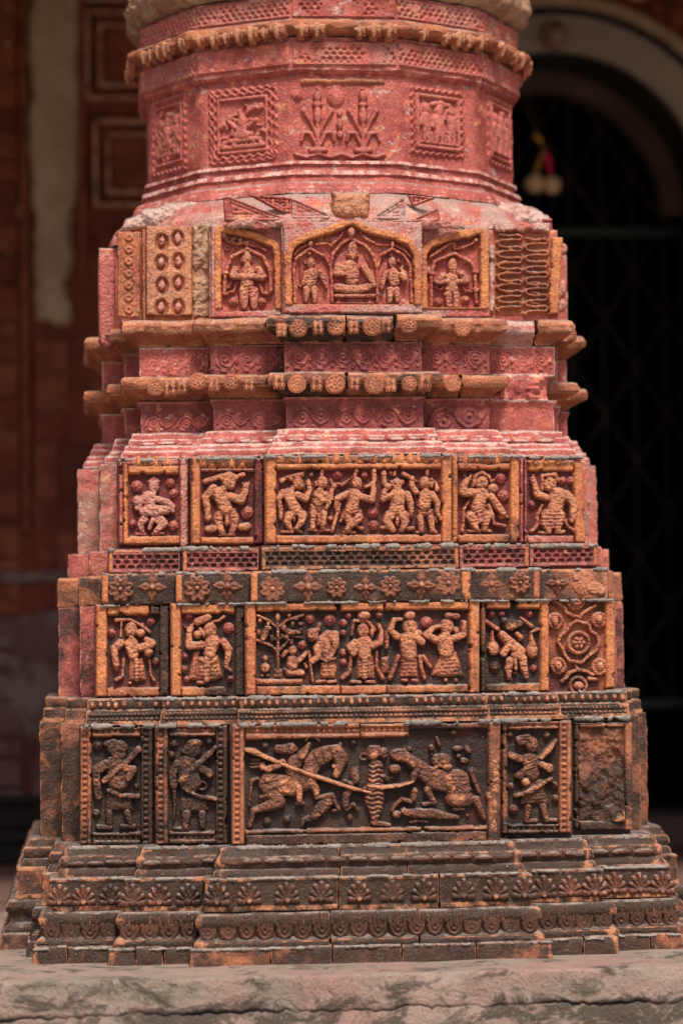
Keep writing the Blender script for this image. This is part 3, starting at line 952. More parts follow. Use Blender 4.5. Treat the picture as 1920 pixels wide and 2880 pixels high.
BL = {}
def tier(t, name, prof, mats, sink=0.0, skip=(), amp=1.0, chip=1.0, sides=True, label=None, sidename=None, wavy=0.0, cuts=None, vary=0.0, scal=None):
    """the nine visible bays of one course; prof = [(y px, outset px)], None for a plain face"""
    y0, y1, d0, e = T[t]
    ym = (y0 + y1) / 2
    if prof is None: prof = [(y0, 0), (y1, 0)]
    zp = [(tz(t, y), o * PXM) for y, o in prof]
    for i, b in enumerate(BAYS):
        if b in skip: continue
        d = bay_d(t, b)
        xl, xr = PX(e[i], ym, d), PX(e[i + 1], ym, d)
        if b in ('cl', 'ml'): xr += .03
        if b in ('cr', 'mr'): xl -= .03
        m = mats[b] if isinstance(mats, dict) else mats
        cx = [PX(c_, ym, d) for c_ in (cuts or {}).get(b, ())]
        ends = [xl] + cx + [xr]
        for j in range(len(ends) - 1):
            first, last = j == 0, j == len(ends) - 2
            rr = random.Random(t + b + str(j))
            kz, ko = rr.uniform(-1, 1) * vary * PXM, 1 + rr.uniform(-.10, .06) * vary / 3
            zz = [(z + kz, o * ko) for z, o in zp]
            mm = m[j % len(m)] if isinstance(m, tuple) else m
            q = block(name, pillar, ends[j] + (0 if first else 1.2 * PXM), ends[j + 1] - (0 if last else 1.2 * PXM), d - sink - (0 if first else rr.uniform(0, 2.5) * PXM), d - .13, zz, mm, 'F', amp, chip, wavy=wavy, ol=1.0 if first else 0.0, orr=1.0 if last else 0.0, scal=scal,
                      endw=(30 if first and b in ('c', 'ml', 'cl') and t in 'HIJKGF' else 0, 30 if last and b in ('c', 'mr', 'cr') and t in 'HIJKGF' else 0),
                      soot_shade=((95 if b == 'mr' else 80) if b in ('mr', 'cr') and first else 0, (120 if b == 'ml' else 110) if b in ('ml', 'cl') and last else 0))  # inner ends of the set-back bays, darkened for soot and shade
            if first: BL[t, b] = q
    if sides:
        a = (PX(e[3], ym, d0) - PX(e[2], ym, d0)) / 2
        s1 = steps(t)[0]
        bb = (PX(e[4], ym, d0 - s1) - PX(e[1], ym, d0 - s1)) / 2
        m = mats.get('s', mats.get('cl')) if isinstance(mats, dict) else mats
        for sd in 'LR':
            BL[t, sd + 'm'] = block(sidename or name, pillar, -bb, bb, d0 - s1, d0 - s1 - .2, zp, m, sd, amp * 1.6, chip)
            BL[t, sd + 'c'] = block(sidename or name, pillar, -a, a, d0, d0 - .2, zp, m, sd, amp * 1.6, chip)

# solid core
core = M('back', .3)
def prism(name, n, levels, mat, rot=0.0):
    """lofted n-gon; levels = [(z, apothem)] from the top"""
    v, f = [], []
    for z, ap in levels:
        R = ap / cos(pi / n)
        for k in range(n):
            a = rot + 2 * pi * (k + .5) / n
            v.append((R * sin(a), -R * cos(a), z))
    for i in range(len(levels) - 1):
        for k in range(n):
            f.append((i * n + k, (i + 1) * n + k, (i + 1) * n + (k + 1) % n, i * n + (k + 1) % n))
    return v, f
v, f = prism('core', 4, [(tz('A', 640), .38), (tz('C2', 1240), .40), (tz('t4', 1700), .48), (.001, .56)], core)
link('core', mesh_from(v, f, smooth=False), core, pillar)

# lower mouldings
tier('K', 'base_course', [(2660, -12), (2664, -2), (2668, 0), (2726, 3)], {b: M('lower', .70) for b in BAYS + ('s',)}, chip=1.5, wavy=3, cuts={'c': (760, 935, 1130, 1340), 'ml': (380, 460), 'cl': (190,), 'mr': (1640,), 'cr': (1830,)}, vary=2)
tier('J', 'petal_moulding', [(2562, 0), (2568, 7), (2582, 12), (2594, 10), (2604, 2), (2616, -4), (2628, -2), (2636, 8), (2641, 15), (2650, 16), (2662, 15)], M('lower', .97), chip=1.2, wavy=2, cuts={'c': (928, 1176)}, vary=2)
tier('I', 'lotus_course', [(2464, -6), (2469, 0), (2474, 0), (2477, -3), (2541, -3), (2546, 1), (2558, 1), (2564, -8)], {'cl': M('lower', .92), 'ml': M('lower', .97), 'c': M('lower', 1.0), 'mr': M('lower', .97), 'cr': M('lower', .86), 's': M('lower', .6)}, chip=1.1, wavy=2, cuts={'c': (952, 1236)}, vary=2)
tier('H', 'bead_moulding', [(2377, -4), (2381, 3), (2392, 4), (2396, 6), (2402, 8), (2405, 15), (2416, 19), (2428, 19), (2437, 14), (2441, 20), (2452, 24), (2466, 26)], {b: M('lower', .98) for b in ('cl', 'ml', 'c')} | {'mr': M('lower', .90), 'cr': M('lower', .84), 's': M('lower', .66)}, wavy=2, cuts={'c': (955, 1142)}, vary=2)
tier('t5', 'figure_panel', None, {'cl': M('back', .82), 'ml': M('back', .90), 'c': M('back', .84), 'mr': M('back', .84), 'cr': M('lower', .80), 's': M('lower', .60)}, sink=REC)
tier('G', 'dotted_course', [(1957, -4), (1961, 1), (1983, 0), (1988, -4), (1992, 4), (2018, 5), (2022, 9), (2033, 9)], {b: M('lower', .92) for b in BAYS} | {'s': M('lower', .66), 'cr': M('lower', .80)}, amp=.8)
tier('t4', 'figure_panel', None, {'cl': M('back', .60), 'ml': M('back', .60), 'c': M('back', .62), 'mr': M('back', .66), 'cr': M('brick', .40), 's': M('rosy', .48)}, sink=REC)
tier('F', 'rosette_course', [(1603, -3), (1608, 1), (1688, 1), (1692, 0)], {'cl': M('lower', .72), 'ml': M('lower', .74), 'c': M('lower', .80), 'mr': M('lower', .72), 'cr': M('lower', .55), 's': M('lower', .45)}, chip=1.3)
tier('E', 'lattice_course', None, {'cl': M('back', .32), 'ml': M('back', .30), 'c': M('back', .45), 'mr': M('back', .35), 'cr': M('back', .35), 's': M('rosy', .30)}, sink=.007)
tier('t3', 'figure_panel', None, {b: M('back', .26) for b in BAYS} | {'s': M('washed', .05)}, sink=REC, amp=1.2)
tier('C2', 'stepped_moulding', [(1204, 4), (1207, 22), (1222, 24), (1226, 30), (1242, 33), (1245, 42), (1257, 44), (1260, 52), (1281, 55)], M('pink', .04), chip=1.4, amp=1.3, wavy=2)
tier('C', 'scroll_band', [(1117, 10), (1130, 4), (1138, 0), (1206, 0)], {b: M('band', .06) for b in BAYS} | {'s': M('pink', .1), 'cr': M('pink', .03)}, amp=.9)
tier('B', 'scroll_band', None, {'cl': M('pink', .04), 'ml': M('band', .22), 'c': M('band', .28), 'mr': M('band', .16), 'cr': M('pink', .05), 's': M('pink', .1)}, amp=.9)
CN2 = [(1049, 0), (1051, 46), (1055, 54), (1064, 55), (1076, 56), (1084, 52), (1090, 30), (1102, 10), (1118, 0)]
tier('c2', 'cornice', CN2, {'cl': M('brick', .12), 'ml': M('brick', .38), 'c': (M('brick', .50), M('brick', .42)), 'mr': (M('brick', .25), M('brick', .06)), 's': M('brick', .12)}, skip=('cr',), amp=1.5, chip=2.6, wavy=3, cuts={'c': (745 + 225,), 'mr': (1290,)}, vary=3)
CN1 = [(888, 4), (891, 38), (896, 50), (910, 55), (924, 54), (932, 42), (937, 24), (950, 9), (962, 2)]
tier('c1', 'cornice', CN1, {'cl': M('brick', .05), 'ml': M('brick', .08), 'c': (M('brick', .58), M('brick', .62), M('brick', .14)), 'mr': M('brick', .20), 'cr': (M('plaster', .08), M('brick', .06)), 's': M('brick', .1)}, amp=1.9, chip=3.0, wavy=3, cuts={'c': (968, 1105), 'cr': (1500,)}, vary=3)
# ruined end of the second cornice on the right
zc = [(tz('c2', y), o * PXM) for y, o in ((1040, -10), (1052, -6), (1100, -12), (1118, -8))]
block('ruined_cornice', pillar, PX(1376, 1080, .432), PX(1552, 1080, .432), .432, .33, zc, M('pink', .04), 'F', 5, 3)
tier('A', 'niche_panel', None, {'cl': M('orange', .04), 'ml': M('pink', .02), 'c': M('pink', .02), 'mr': M('pink', .02), 'cr': M('rosy', .06), 's': M('pink', .05)}, sink=REC)

# shoulder under the drum
def lathe_poly(name, levels, mat, n=12, amp=1.0, chip=1.0, seed=0, rot=0.0, ragged_bottom=0.0):
    """n-sided drum section with worn faces; levels = [(z, apothem)] from the top, sampled finely"""
    per = 20
    rows = []
    for i, (z, ap) in enumerate(levels):
        if i:
            z0, a0 = levels[i - 1]; m = max(1, int(math.hypot(z - z0, ap - a0) / (8 * PXM)))
            for k in range(1, m): rows.append((z0 + (z - z0) * k / m, a0 + (ap - a0) * k / m, 0))
        conv = 0
        if 0 < i < len(levels) - 1:
            (za, oa), (zb_, ob) = levels[i - 1], levels[i + 1]
            cr = (z - za) * (ob - ap) - (ap - oa) * (zb_ - z)
            conv = .62 if cr / (math.hypot(z - za, ap - oa) * math.hypot(zb_ - z, ob - ap) + 1e-12) > .25 else 0
        rows.append((z, ap, conv))
    R = np.array(rows)
    ang, rad, cor = [], [], []
    for k in range(n):
        for j in range(per):
            t = -1 + 2 * j / per
            al = math.atan(t * math.tan(pi / n))
            ang.append(rot + 2 * pi * k / n + al); rad.append(1 / cos(al)); cor.append(.25 if j == 0 else 0.0)
    ang, rad, cor = np.array(ang), np.array(rad), np.array(cor)
    keep = np.cos(ang) > -.35
    Rr = R[:, 1][:, None] * rad[None, :]
    X = Rr * np.sin(ang)[None, :]; Y = -Rr * np.cos(ang)[None, :]
    Z = np.repeat(R[:, 0][:, None], len(ang), 1)
    sc = 1 / (26 * PXM)
    edge = np.maximum(cor[None, :] * np.ones((len(R), 1)), R[:, 2][:, None] * np.ones((1, len(ang))))
    nz = 4 * (vn3(X * sc, Y * sc, Z * sc, seed) - .5) + 2.4 * (vn3(X * sc * 3, Y * sc * 3, Z * sc * 3, seed + 1) - .5)
    dn = amp * PXM * nz - edge * chip * PXM * (1 + 9 * np.clip(vn3(X * sc * 1.3, Y * sc * 1.3, Z * sc * 1.3, seed + 2) - .45, 0, 1))
    if ragged_bottom:
        low = np.clip((Z.max() - Z) / (Z.max() - Z.min()), 0, 1)
        Z = Z + ragged_bottom * PXM * low * (vn3(X * sc * 1.1, Y * sc * 1.1, Z * 0, seed + 5) - .3)
    X = X + dn * np.sin(ang)[None, :]; Y = Y - dn * np.cos(ang)[None, :]
    cells = np.ones((len(R) - 1, len(ang)), bool)
    idx = np.arange(X.size).reshape(X.shape); idx2 = np.concatenate([idx, idx[:, :1]], 1)
    f = np.stack([idx2[:-1, :-1], idx2[1:, :-1], idx2[1:, 1:], idx2[:-1, 1:]], -1).reshape(-1, 4)
    c = np.array([0, 0, Z.min()])
    me = mesh_from(np.stack([X, Y, Z], -1).reshape(-1, 3) - c, f, edge.ravel(), True, radians(40))
    return link(name, me, mat, pillar, c)
DA = .402                                  # apothem of the drum's faces
def dz(y, d=DA): return PZ(975, y, d)
lathe_poly('shoulder', [(dz(545), .36), (dz(546), .43), (dz(566), .452), (dz(590), .470), (dz(612), .485), (dz(640), .490)], M('plaster', .03), amp=3.2, chip=2, seed=5)
lathe_poly('drum_base_moulding', [(dz(452), .36), (dz(453), .410), (dz(462), .412), (dz(466), .405), (dz(478), .406), (dz(482), .416), (dz(494), .420), (dz(500), .414), (dz(512), .416), (dz(518), .428), (dz(534), .436), (dz(550), .440), (dz(551), .36)], M('pink', .02), amp=1.2, chip=1.2, seed=7)
lathe_poly('drum', [(dz(205), DA), (dz(458), DA)], M('pink', .02), amp=.9, chip=1.0, seed=9)
lathe_poly('pierced_band', [(dz(106), .36), (dz(108), DA + .012), (dz(198), DA + .014), (dz(213), DA + .001), (dz(214), .36)], M('pink', .03), amp=.9, seed=11)
lathe_poly('ring_cornice', [(dz(58), .36), (dz(60), DA + .026), (dz(66), DA + .038), (dz(84), DA + .044), (dz(98), DA + .036), (dz(108), DA + .014), (dz(112), .36)], M('brick', .03), amp=3.2, chip=3, seed=13, ragged_bottom=12)
lathe_poly('pierced_band', [(dz(-14), .36), (dz(-12), DA + .010), (dz(60), DA + .012), (dz(61), .36)], M('pink', .03), amp=1.0, seed=15)
lathe_poly('ring_cornice', [(dz(-130), .36), (dz(-125), DA + .020), (dz(-92), DA + .042), (dz(-62), DA + .046), (dz(-34), DA + .034), (dz(-16), DA + .014), (dz(-10), .36)], M('tan', .12), amp=6.5, chip=4, seed=17, ragged_bottom=10)
lathe_poly('upper_drum', [(dz(-2400), DA + .01), (dz(-125), DA + .01)], M('pink', .03), amp=.9, seed=19)
def facet(k, ap):
    a = 2 * pi * k / 12
    return Plane((ap * sin(a), -ap * cos(a), 0), (sin(a), -cos(a), 0))

# ------------------------------------------------------------------ carved work on the pillar
def proj(p):
    q = np.asarray(p, float) - CAM; z = q @ _fw
    return 960 + F * (q @ _rt) / z, 1440 - F * (q @ _up) / z

def child(o, t, b):
    """make a carving a part of its course block"""
    if o is None: return None
    p = BL[t, b]
    o.parent = p
    o.location = Vector(o.location) - Vector(p.location)
    return o

def rect_bar(t, b, x0, y0, x1, y1, mat, h=16.0, pat=None, name='frame_bar', rag=.9, slope=0.0, rough=.5, sink=REC, tilt=0.0):
    SEED[0] += 1; sd = SEED[0] % 31
    pl = fplane(t, b, sink)
    def fn(U, V):
        du = (fb2(U / 14, V / 14, sd) - .5) * 2 * rag; dv = (fb2(U / 14 + 7, V / 14, sd + 3) - .5) * 2 * rag
        vv = V + dv + slope * (U - (x0 + x1) / 2); uu = U + du + tilt * (V - (y0 + y1) / 2)
        ex = np.minimum(uu - x0, x1 - uu); ey = np.minimum(vv - y0, y1 - vv)
        e = np.minimum(ex, ey) - 40 * np.clip(fb2(U / 20 + 3, V / 20, sd + 9) - .68, 0, 1)
        H = np.where(e > 0, h - 3.2 * np.exp(-e / 1.6) - 9 * np.clip(fb2(U / 22, V / 22, sd + 5) - .66, 0, 1), 0)
        if pat: H = np.where(e > 0, pat(U, V, H, x0, y0, x1, y1), H)
        return H
    m = rag + abs(slope) * (x1 - x0) / 2 + 3; k = 3 + rag + abs(tilt) * (y1 - y0) / 2
    o = relief(name, None, pl, (x0 - k, y0 - m, x1 + k, y1 + m), fn, mat, 2.4, rough, wear0=h - 7, wear1=h + 5, soft=1)
    return child(o, t, b)

def bead_pat(vert, frac=(.22, .62), pitch=17.0):
    """two rails with a row of little diamonds in the channel between them"""
    def fn(U, V, H, x0, y0, x1, y1):
        a = (U - x0) / (x1 - x0) if vert else (V - y0) / (y1 - y0)
        l = V if vert else U; wd = (x1 - x0) if vert else (y1 - y0)
        c = (frac[0] + frac[1]) / 2; hw = (frac[1] - frac[0]) / 2
        inch = np.abs(a - c) < hw
        ph = (l / pitch) % 1.0 - .5
        dm = np.abs(ph) * 2 + np.abs(a - c) / hw
        hh = np.where(dm < .95, H - 1.5 - 3 * dm, H - 10)
        return np.where(inch, np.maximum(hh, 2.5), H)
    return fn

SL = .010
def slope_at(y): return .0135 + (y - 1820) * 1.2e-5      # how course lines run on the receding front

# ---------- ornaments used over and over
def ros8(r=38, n=8):
    s = ''
    for k in range(n):
        a = 2 * pi * (k + .5) / n
        s += 'e %.1f,%.1f,%.1f,%.1f,%.1f;' % (r * .62 * cos(a), r * .62 * sin(a), r * .37, r * .27, math.degrees(a))
    for k in range(n):
        a = 2 * pi * (k + .5) / n
        s += 'g+5 %.1f,%.1f,%.1f %.1f,%.1f,%.1f;' % (r * .48 * cos(a), r * .48 * sin(a), r * .19, r * .74 * cos(a), r * .74 * sin(a), r * .19)
    return s + 't+6 0,0,%.1f' % (r * .2)
def quad4(r=44):
    s = ''
    for k in range(4):
        a = pi / 2 * k; ca, sa = cos(a), sin(a)
        p = [(0, -4), (r * .45, -r * .30), (r, 0), (r * .45, r * .30), (0, 4)]
        s += 'y+1 ' + ' '.join('%.1f,%.1f' % (x * ca - y * sa, x * sa + y * ca) for x, y in p) + ';'
        q = [(8, 0), (r * .75, 0)]
        s += 'g+2 ' + ' '.join('%.1f,%.1f,3.4' % (x * ca - y * sa, x * sa + y * ca) for x, y in q) + ';'
    return s + 't+6 0,0,8'
def lotus():
    s = ''
    for k in range(7):
        a = pi + pi * (k + .0) / 6
        L = (30, 32, 36, 40, 36, 32, 30)[k]
        ca, sa = cos(a), sin(a)
        s += 't %.1f,%.1f,3 %.1f,%.1f,7.4;' % (10 * ca, 20 + 10 * sa, L * ca, 20 + L * 1.15 * sa)
    for k in range(6):
        a = pi + pi * (k + .5) / 6
        s += 'g %.1f,%.1f,2.6 %.1f,%.1f,2.6;' % (12 * cos(a), 20 + 12 * sin(a), 30 * cos(a), 20 + 32 * sin(a))
    return s + 'e+3 0,22,9,8; t -34,26,4 -14,26,4; t 14,26,4 34,26,4'
def upetal():
    return ('t -20,-24,3 -20,10,3.5 -13,27,3.5 0,34,3.5 13,27,3.5 20,10,3.5 20,-24,3; t -10,-20,3 -9,8,3 0,20,3 9,8,3 10,-20,3; t+2 0,-20,5 0,2,4;'
            't+1 -27,-32,3 -26,-6,3; t+1 0,-32,5 0,-14,4')
def scroll():
    return ('o 0,0,25,3; t 25,0,3 18,14,3 4,18,3 -10,12,3 -13,-2,3 -5,-12,3 6,-9,3 8,0,3; t 0,2,5; t -34,-26,4; t 34,-26,4; t -34,26,4; t 34,26,4;'
            't -4,-30,3 -16,-34,3; t 10,-30,3 20,-32,3; t -10,31,3 4,33,3; t 33,-8,4 34,8,4')
def vine():
    return ('t -60,12,3 -46,-14,3 -24,-24,3 -4,-10,3 4,8,3 22,22,3 44,12,3 60,-12,3; o -26,4,13,3; o 26,-4,13,3; t -26,4,4; t 26,-4,4;'
            't -46,24,4 -38,28,4; t 46,-24,4 38,-28,4; t -2,-26,4; t 2,28,4')
def reel():
    return 't -16,0,6 16,0,6; t -27,-7,3 -27,7,3; t 27,-7,3 27,7,3; t -22,0,4; t 22,0,4'
def bud():
    return 'y+2 -9,13 -6,-2 0,-15 6,-2 9,13; e+2 0,4,7,8'
def ros_c():
    s = 'o 0,0,25,5;'
    for k in range(7):
        a = 2 * pi * k / 7
        s += 'e %.1f,%.1f,8,6,%.1f;' % (14 * cos(a), 14 * sin(a), math.degrees(a))
    return s + 't+4 0,0,5'
def dot(): return 'e+1 0,0,9,11'

def put(key, name, t, b, px, py, scale, ops, mat, base=0.0, hs=1.0, rot=0.0, mirror=False, sink=0.0, out=0.0):
    rv = random.Random('%s%g' % (key + t + b, px))
    hs *= rv.choice((.45, .8, .9, 1.0, 1.0, 1.1)); rot += rv.uniform(-4, 4); scale *= rv.uniform(.93, 1.05); py += rv.uniform(-1.5, 1.5); px += rv.uniform(-2, 2)
    pl = front(bay_d(t, b) - sink + out)
    if sink == REC: pl.k = REC / .0125
    return child(stamp(key, name, None, pl, px, py, scale, ops, mat, mirror, rot, hs=hs, base=base), t, b)

# bottom courses: lotus row, U petals, bead-and-reel
LOT = lotus(); UP = upetal(); REEL = reel()
def course_y(y, x, t):
    """pixel y of a course line at pixel x, given its y at the middle of the front"""
    return y - slope_at(y) * (x - 1000)
for b, xs in (('c', (612, 700, 805, 905, 1010, 1103, 1192, 1302, 1392, 1472)), ('ml', (375, 449, 528)), ('cl', (166, 232, 312)), ('mr', (1530, 1600, 1670)), ('cr', (1728, 1798, 1862))):
    for x in xs:
        dd = {'c': 0, 'ml': 3, 'mr': 3, 'cl': 7, 'cr': 7}[b]
        put('lotus', 'lotus', 'I', b, x, course_y(2510, x, 'I') - dd, .93, LOT, M('carved', .94 if (b in ('ml', 'cl') and x == xs[-1]) or (b in ('mr',) and x == xs[0]) else .78 if b in ('c', 'ml') else .64), sink=.002, hs=.9)  # inner-corner lotus darker: soot and corner shade put into its colour
for b in BAYS:
    l, r = bay_px('J', b)
    n = max(1, round((r - l) / 52.0))
    for k in range(n):
        x = l + (k + .5) * (r - l) / n
        dd = {'c': 0, 'ml': 4, 'mr': 4, 'cl': 8, 'cr': 8}[b]
        put('upetal', 'petal', 'J', b, x, course_y(2603, x, 'J') - dd, (r - l) / n / 56.0, UP, M('carved', .94 if (b in ('ml', 'cl') and k == n - 1) or (b == 'mr' and k == 0) else .74), sink=-.0035, hs=.6)  # inner-corner petal darker, soot and shade painted into it
    l, r = bay_px('H', b)
    n = max(1, round((r - l) / 60.0))
    for k in range(n):
        x = l + (k + .5) * (r - l) / n
        dd = {'c': 0, 'ml': 3, 'mr': 3, 'cl': 6, 'cr': 6}[b]
        put('reel', 'bead', 'H', b, x, course_y(2420, x, 'H') - dd, (r - l) / n / 60.0, REEL, M('carved', .94 if (b in ('ml', 'cl') and k == n - 1) else .80), out=.0122, hs=.8)  # inner-corner bead darker, soot and shade painted into it
    l, r = bay_px('C2', b)
    n = max(1, round((r - l) / 58.0))
    for k in range(n):
        x = l + (k + .5) * (r - l) / n
        dd = {'c': 0, 'ml': 4, 'mr': 4, 'cl': 9, 'cr': 9}[b]
        put('reel', 'bead', 'C2', b, x, course_y(1235, x, 'C2') + dd, (r - l) / n / 60.0, REEL, M('pink', .02), out=.021, hs=.75)
    l, r = bay_px('G', b)
    n = max(2, round((r - l) / 23.5))
    for k in range(n):
        x = l + 4 + (k + .5) * (r - l - 8) / n
        if random.random() < .06: continue
        put('dot', 'bead', 'G', b, x, course_y(1973, x, 'G') + {'c': 0, 'm': 1, 'c_': 2}.get(b[0] if len(b) > 1 else 'c', 0), random.uniform(.55, .8), dot(), M('carved', .34), hs=.8)
    # the two thin bead strings below the dots, too fine to pick apart
    s = ''
    y0 = 0
    def strings(U, V, l=l, r=r):
        H = np.zeros(U.shape)
        for yc, p in ((2001, 11.0), (2014, 14.0)):
            yl = course_y(yc, U, 'G')
            q = ((V - yl) / 4.4) ** 2 + (((U / p) % 1 - .5) * 2.2) ** 2
            H = np.maximum(H, np.where((q < 1) & (U > l + 2) & (U < r - 2), 1 + 5 * np.sqrt(np.clip(1 - q, 0, 1)), 0))
        return H
    o = child(relief('bead_string', None, front(bay_d('G', b) + .0032), (l, course_y(1988, l, 'G'), r, course_y(2026, r, 'G')), strings, M('lower', .62), 2.2, .3, wear0=2, wear1=7, soft=0), 'G', b)
    o['kind'] = 'stuff'

# grey mortar squeezed out of the joints between courses
MORT = simple('grey_mortar', (.30, .255, .225), (.20, .16, .14), 40, .9, .5, .004, (.09, .06, .05), .58)
for t, y, th, out in (('E', 1537, 8, 0), ('F', 1606, 7, 0), ('t4', 1694, 4, .002), ('G', 1960, 7, 0), ('t5', 2035, 8, .002), ('H', 2380, 8, .0), ('I', 2467, 5, 0), ('K', 2664, 5, 0), ('K', 2719, 8, .002), ('t3', 1283, 6, .002)):
    for b in BAYS:
        l, r = bay_px(t, b)
        dd = {'c': 0, 'm': 1, 'k': 2}['c' if b == 'c' else b[0] if b[0] == 'm' else 'k'] * (y - 1820) * -.0072
        def fn(U, V, y=y, th=th, dd=dd, l=l, r=r, t=t):
            yl = course_y(y, U, t) + dd
            n1 = fb2(U / 30, V / 60, len(t) + int(y) % 7); n2 = fb2(U / 9, V / 9, 5)
            q = ((V - yl - (n2 - .5) * 5) / (th * (.35 + 1.3 * np.clip(n1 - .34, 0, 1)))) ** 2
            return np.where((q < 1) & (n1 > .47) & (U > l + 1) & (U < r - 1), .8 + 3.2 * np.sqrt(np.clip(1 - q, 0, 1)), 0)
        o = relief('mortar', None, front(bay_d(t, b) + out), (l, course_y(y, l, t) + dd - 26, r, course_y(y, r, t) + dd + 26) if course_y(y, r, t) > course_y(y, l, t) else (l, course_y(y, r, t) + dd - 16, r, course_y(y, l, t) + dd + 16), fn, MORT, 2.4, .8, soft=0)
        if o: child(o, t, b)

# rosette course
R8, Q4 = ros8(), quad4()
for b, items in (('c', ((767, 1656, 8, 1.0), (865, 1650, 4, 1.0), (945, 1654, 8, .82), (1026, 1652, 4, .78), (1096, 1649, 8, .84), (1183, 1645, 4, .98), (1262, 1641, 8, .96))),
                 ('ml', ((556, 1655, 8, .95), (640, 1650, 4, .95))), ('cl', ((341, 1657, 8, .95), (426, 1652, 4, .95))),
                 ('mr', ((1382, 1642, 4, .86), (1463, 1640, 8, .86))), ('cr', ((1568, 1640, 4, .86),))):
    for x, y, k, s_ in items:
        put('r8' if k == 8 else 'q4', 'rosette', 'F', b, x, y, s_, R8 if k == 8 else Q4, M('carved', .42 if b in ('c', 'ml', 'cl') else .32), hs=1.15)
fig('worn_rosette', BL['F', 'cr'], front(bay_d('F', 'cr')), (0, 0, 1), 'f 1642,1641,34; e 1672,1654,24,18; e 1690,1662,14,12; e 1620,1626,10,9', M('figure', .16), rough=1.6, hs=.55).location -= Vector(BL['F', 'cr'].location)
for x0, x1, b in ((707, 724, 'c'), (1298, 1321, 'c'), (496, 512, 'ml'), (288, 305, 'cl'), (1500, 1516, 'mr')):
    rect_bar('F', b, x0, course_y(1611, (x0 + x1) / 2, 'F'), x1, course_y(1687, (x0 + x1) / 2, 'F'), M('orange', .22), 5, sink=0, name='end_stop')

# pierced lattice course
def lattice(t, b, x0, x1, y0, y1, mat, pitch=25.0, h=8.5, edge_l=11, edge_r=5):
    def fn(U, V):
        yt = y0 - slope_at(y0) * (U - 1000); yb = y1 - slope_at(y1) * (U - 1000)
        ins = (U > x0) & (U < x1) & (V > yt) & (V < yb)
        a = (V - yt) / (yb - yt)
        H = np.where(ins, h, 0)
        fld = (U > x0 + edge_l) & (U < x1 - edge_r) & (a > .20) & (a < .86)
        row = np.floor((a - .20) / .22)
        ph = ((U - x0) / pitch + .5 * (row % 2)) % 1.0 - .5
        q = (ph * 2 / .66) ** 2 + (((a - .20) / .22 - row - .5) * 2 / .80) ** 2
        star = .25 * np.cos(6 * np.arctan2(((a - .20) / .22 - row - .5), ph * 2))
        H = np.where(fld & (q + star < 1) & (row < 3), 0, H)
        H = np.where(fld & (H > 0), h - 2.2, H)
        return H
    return child(relief('lattice_plate', None, fplane(t, b, .007), (x0 - 4, min(y0, y1) - 22, x1 + 4, y1 + 22), fn, mat, 2.3, .8, wear0=4, wear1=9, soft=0), t, b)
for b in BAYS:
    l, r = bay_px('E', b)
    dy = {'c': 0, 'ml': 2, 'mr': -1, 'cl': 4, 'cr': -2}[b]
    lattice('E', b, l + 1, r - (2 if b in ('c', 'mr', 'cr') else 8), 1538 + dy, 1601 + dy, M('band' if b != 'c' else 'lower', {'c': .62, 'ml': .30, 'cl': .34, 'mr': .40, 'cr': .40}[b]))
    for q in ((l + 1, 1538 + dy - slope_at(1538) * (l - 1000), l + 13, 1601 + dy - slope_at(1600) * (l - 1000)),) if b in ('ml', 'cl') else ((r - 14, 1538 + dy - slope_at(1538) * (r - 1000), r - 2, 1600 + dy - slope_at(1600) * (r - 1000)),):
        rect_bar('E', b, *q, M('orange', .12), 10.5, sink=.007, name='end_stop')
    xm = (l + r) / 2; ym = 1542 + dy - slope_at(1540) * (xm - 1000)
    rect_bar('E', b, l + 14, ym - 4, r - 15, ym + 5, M('orange', .38), 10.5, sink=.007, name='rail', slope=slope_at(1540), rag=3)

# scroll bands
SC, VN = scroll(), vine()
for t, yc, dy_, key, ops, wd in (('B', 1006, 0, 'scroll', SC, 62.0), ('C', 1171, 0, 'vine', VN, 118.0)):
    for b in BAYS:
        if t == 'C' and b == 'cr': continue
        l, r = bay_px(t, b)
        l += 10; r -= 10
        n = max(1, round((r - l) / wd))
        dd = {'c': 0, 'ml': 7, 'mr': 5, 'cl': 15, 'cr': 10}[b]
        for k in range(n):
            x = l + (k + .5) * (r - l) / n
            put(key, 'scroll_ornament', t, b, x, course_y(yc, x, t) + dd, (r - l) / n / (66.0 if t == 'B' else 122.0), ops, M('band', .10 if b in 'c' else .04) if b not in ('cl', 'cr') else M('pink', .02), hs=.62)

# cornice rosettes and drips
RC = ros_c()
for t, b, pts in (('c2', 'c', ((836, 1076), (943, 1076), (1052, 1077), (1150, 1077))), ('c2', 'ml', ((650, 1073), (556, 1071))), ('c2', 'cl', ((438, 1087),)),
                  ('c1', 'c', ((945, 916), (1046, 914), (838, 920), (1150, 912))), ('c1', 'mr', ((1300, 920),)), ('c2', 'mr', ((1275, 1076),))):
    for x, y in pts:
        put('rosc', 'rosette', t, b, x, y + 2, random.uniform(.70, .84), RC, M('brick', .24), out=.0375, hs=.5)
DR = 't -9,-16,7 -9,-6,7; t 9,-16,7 9,-6,7; t+1 -9,6,6 -9,14,5; t+1 9,6,6 9,14,5; t 0,-14,5'
for t, b, pts in (('c2', 'c', ((785, 1072), (890, 1078), (997, 1078), (1100, 1078), (1195, 1074))), ('c2', 'ml', ((602, 1076), (700, 1078))), ('c2', 'cl', ((476, 1092), (510, 1090))),
                  ('c1', 'c', ((895, 920), (995, 917), (1083, 916), (790, 924)))):
    for x, y in pts:
        put('drip', 'drip', t, b, x, y + 4, random.uniform(.8, 1.0), DR, M('brick', .30), out=.0380, hs=.6)

# ---------- frames of the sunk panels
O1, O2, O4 = M('orange', .18), M('orange', .32), M('orange', .46)
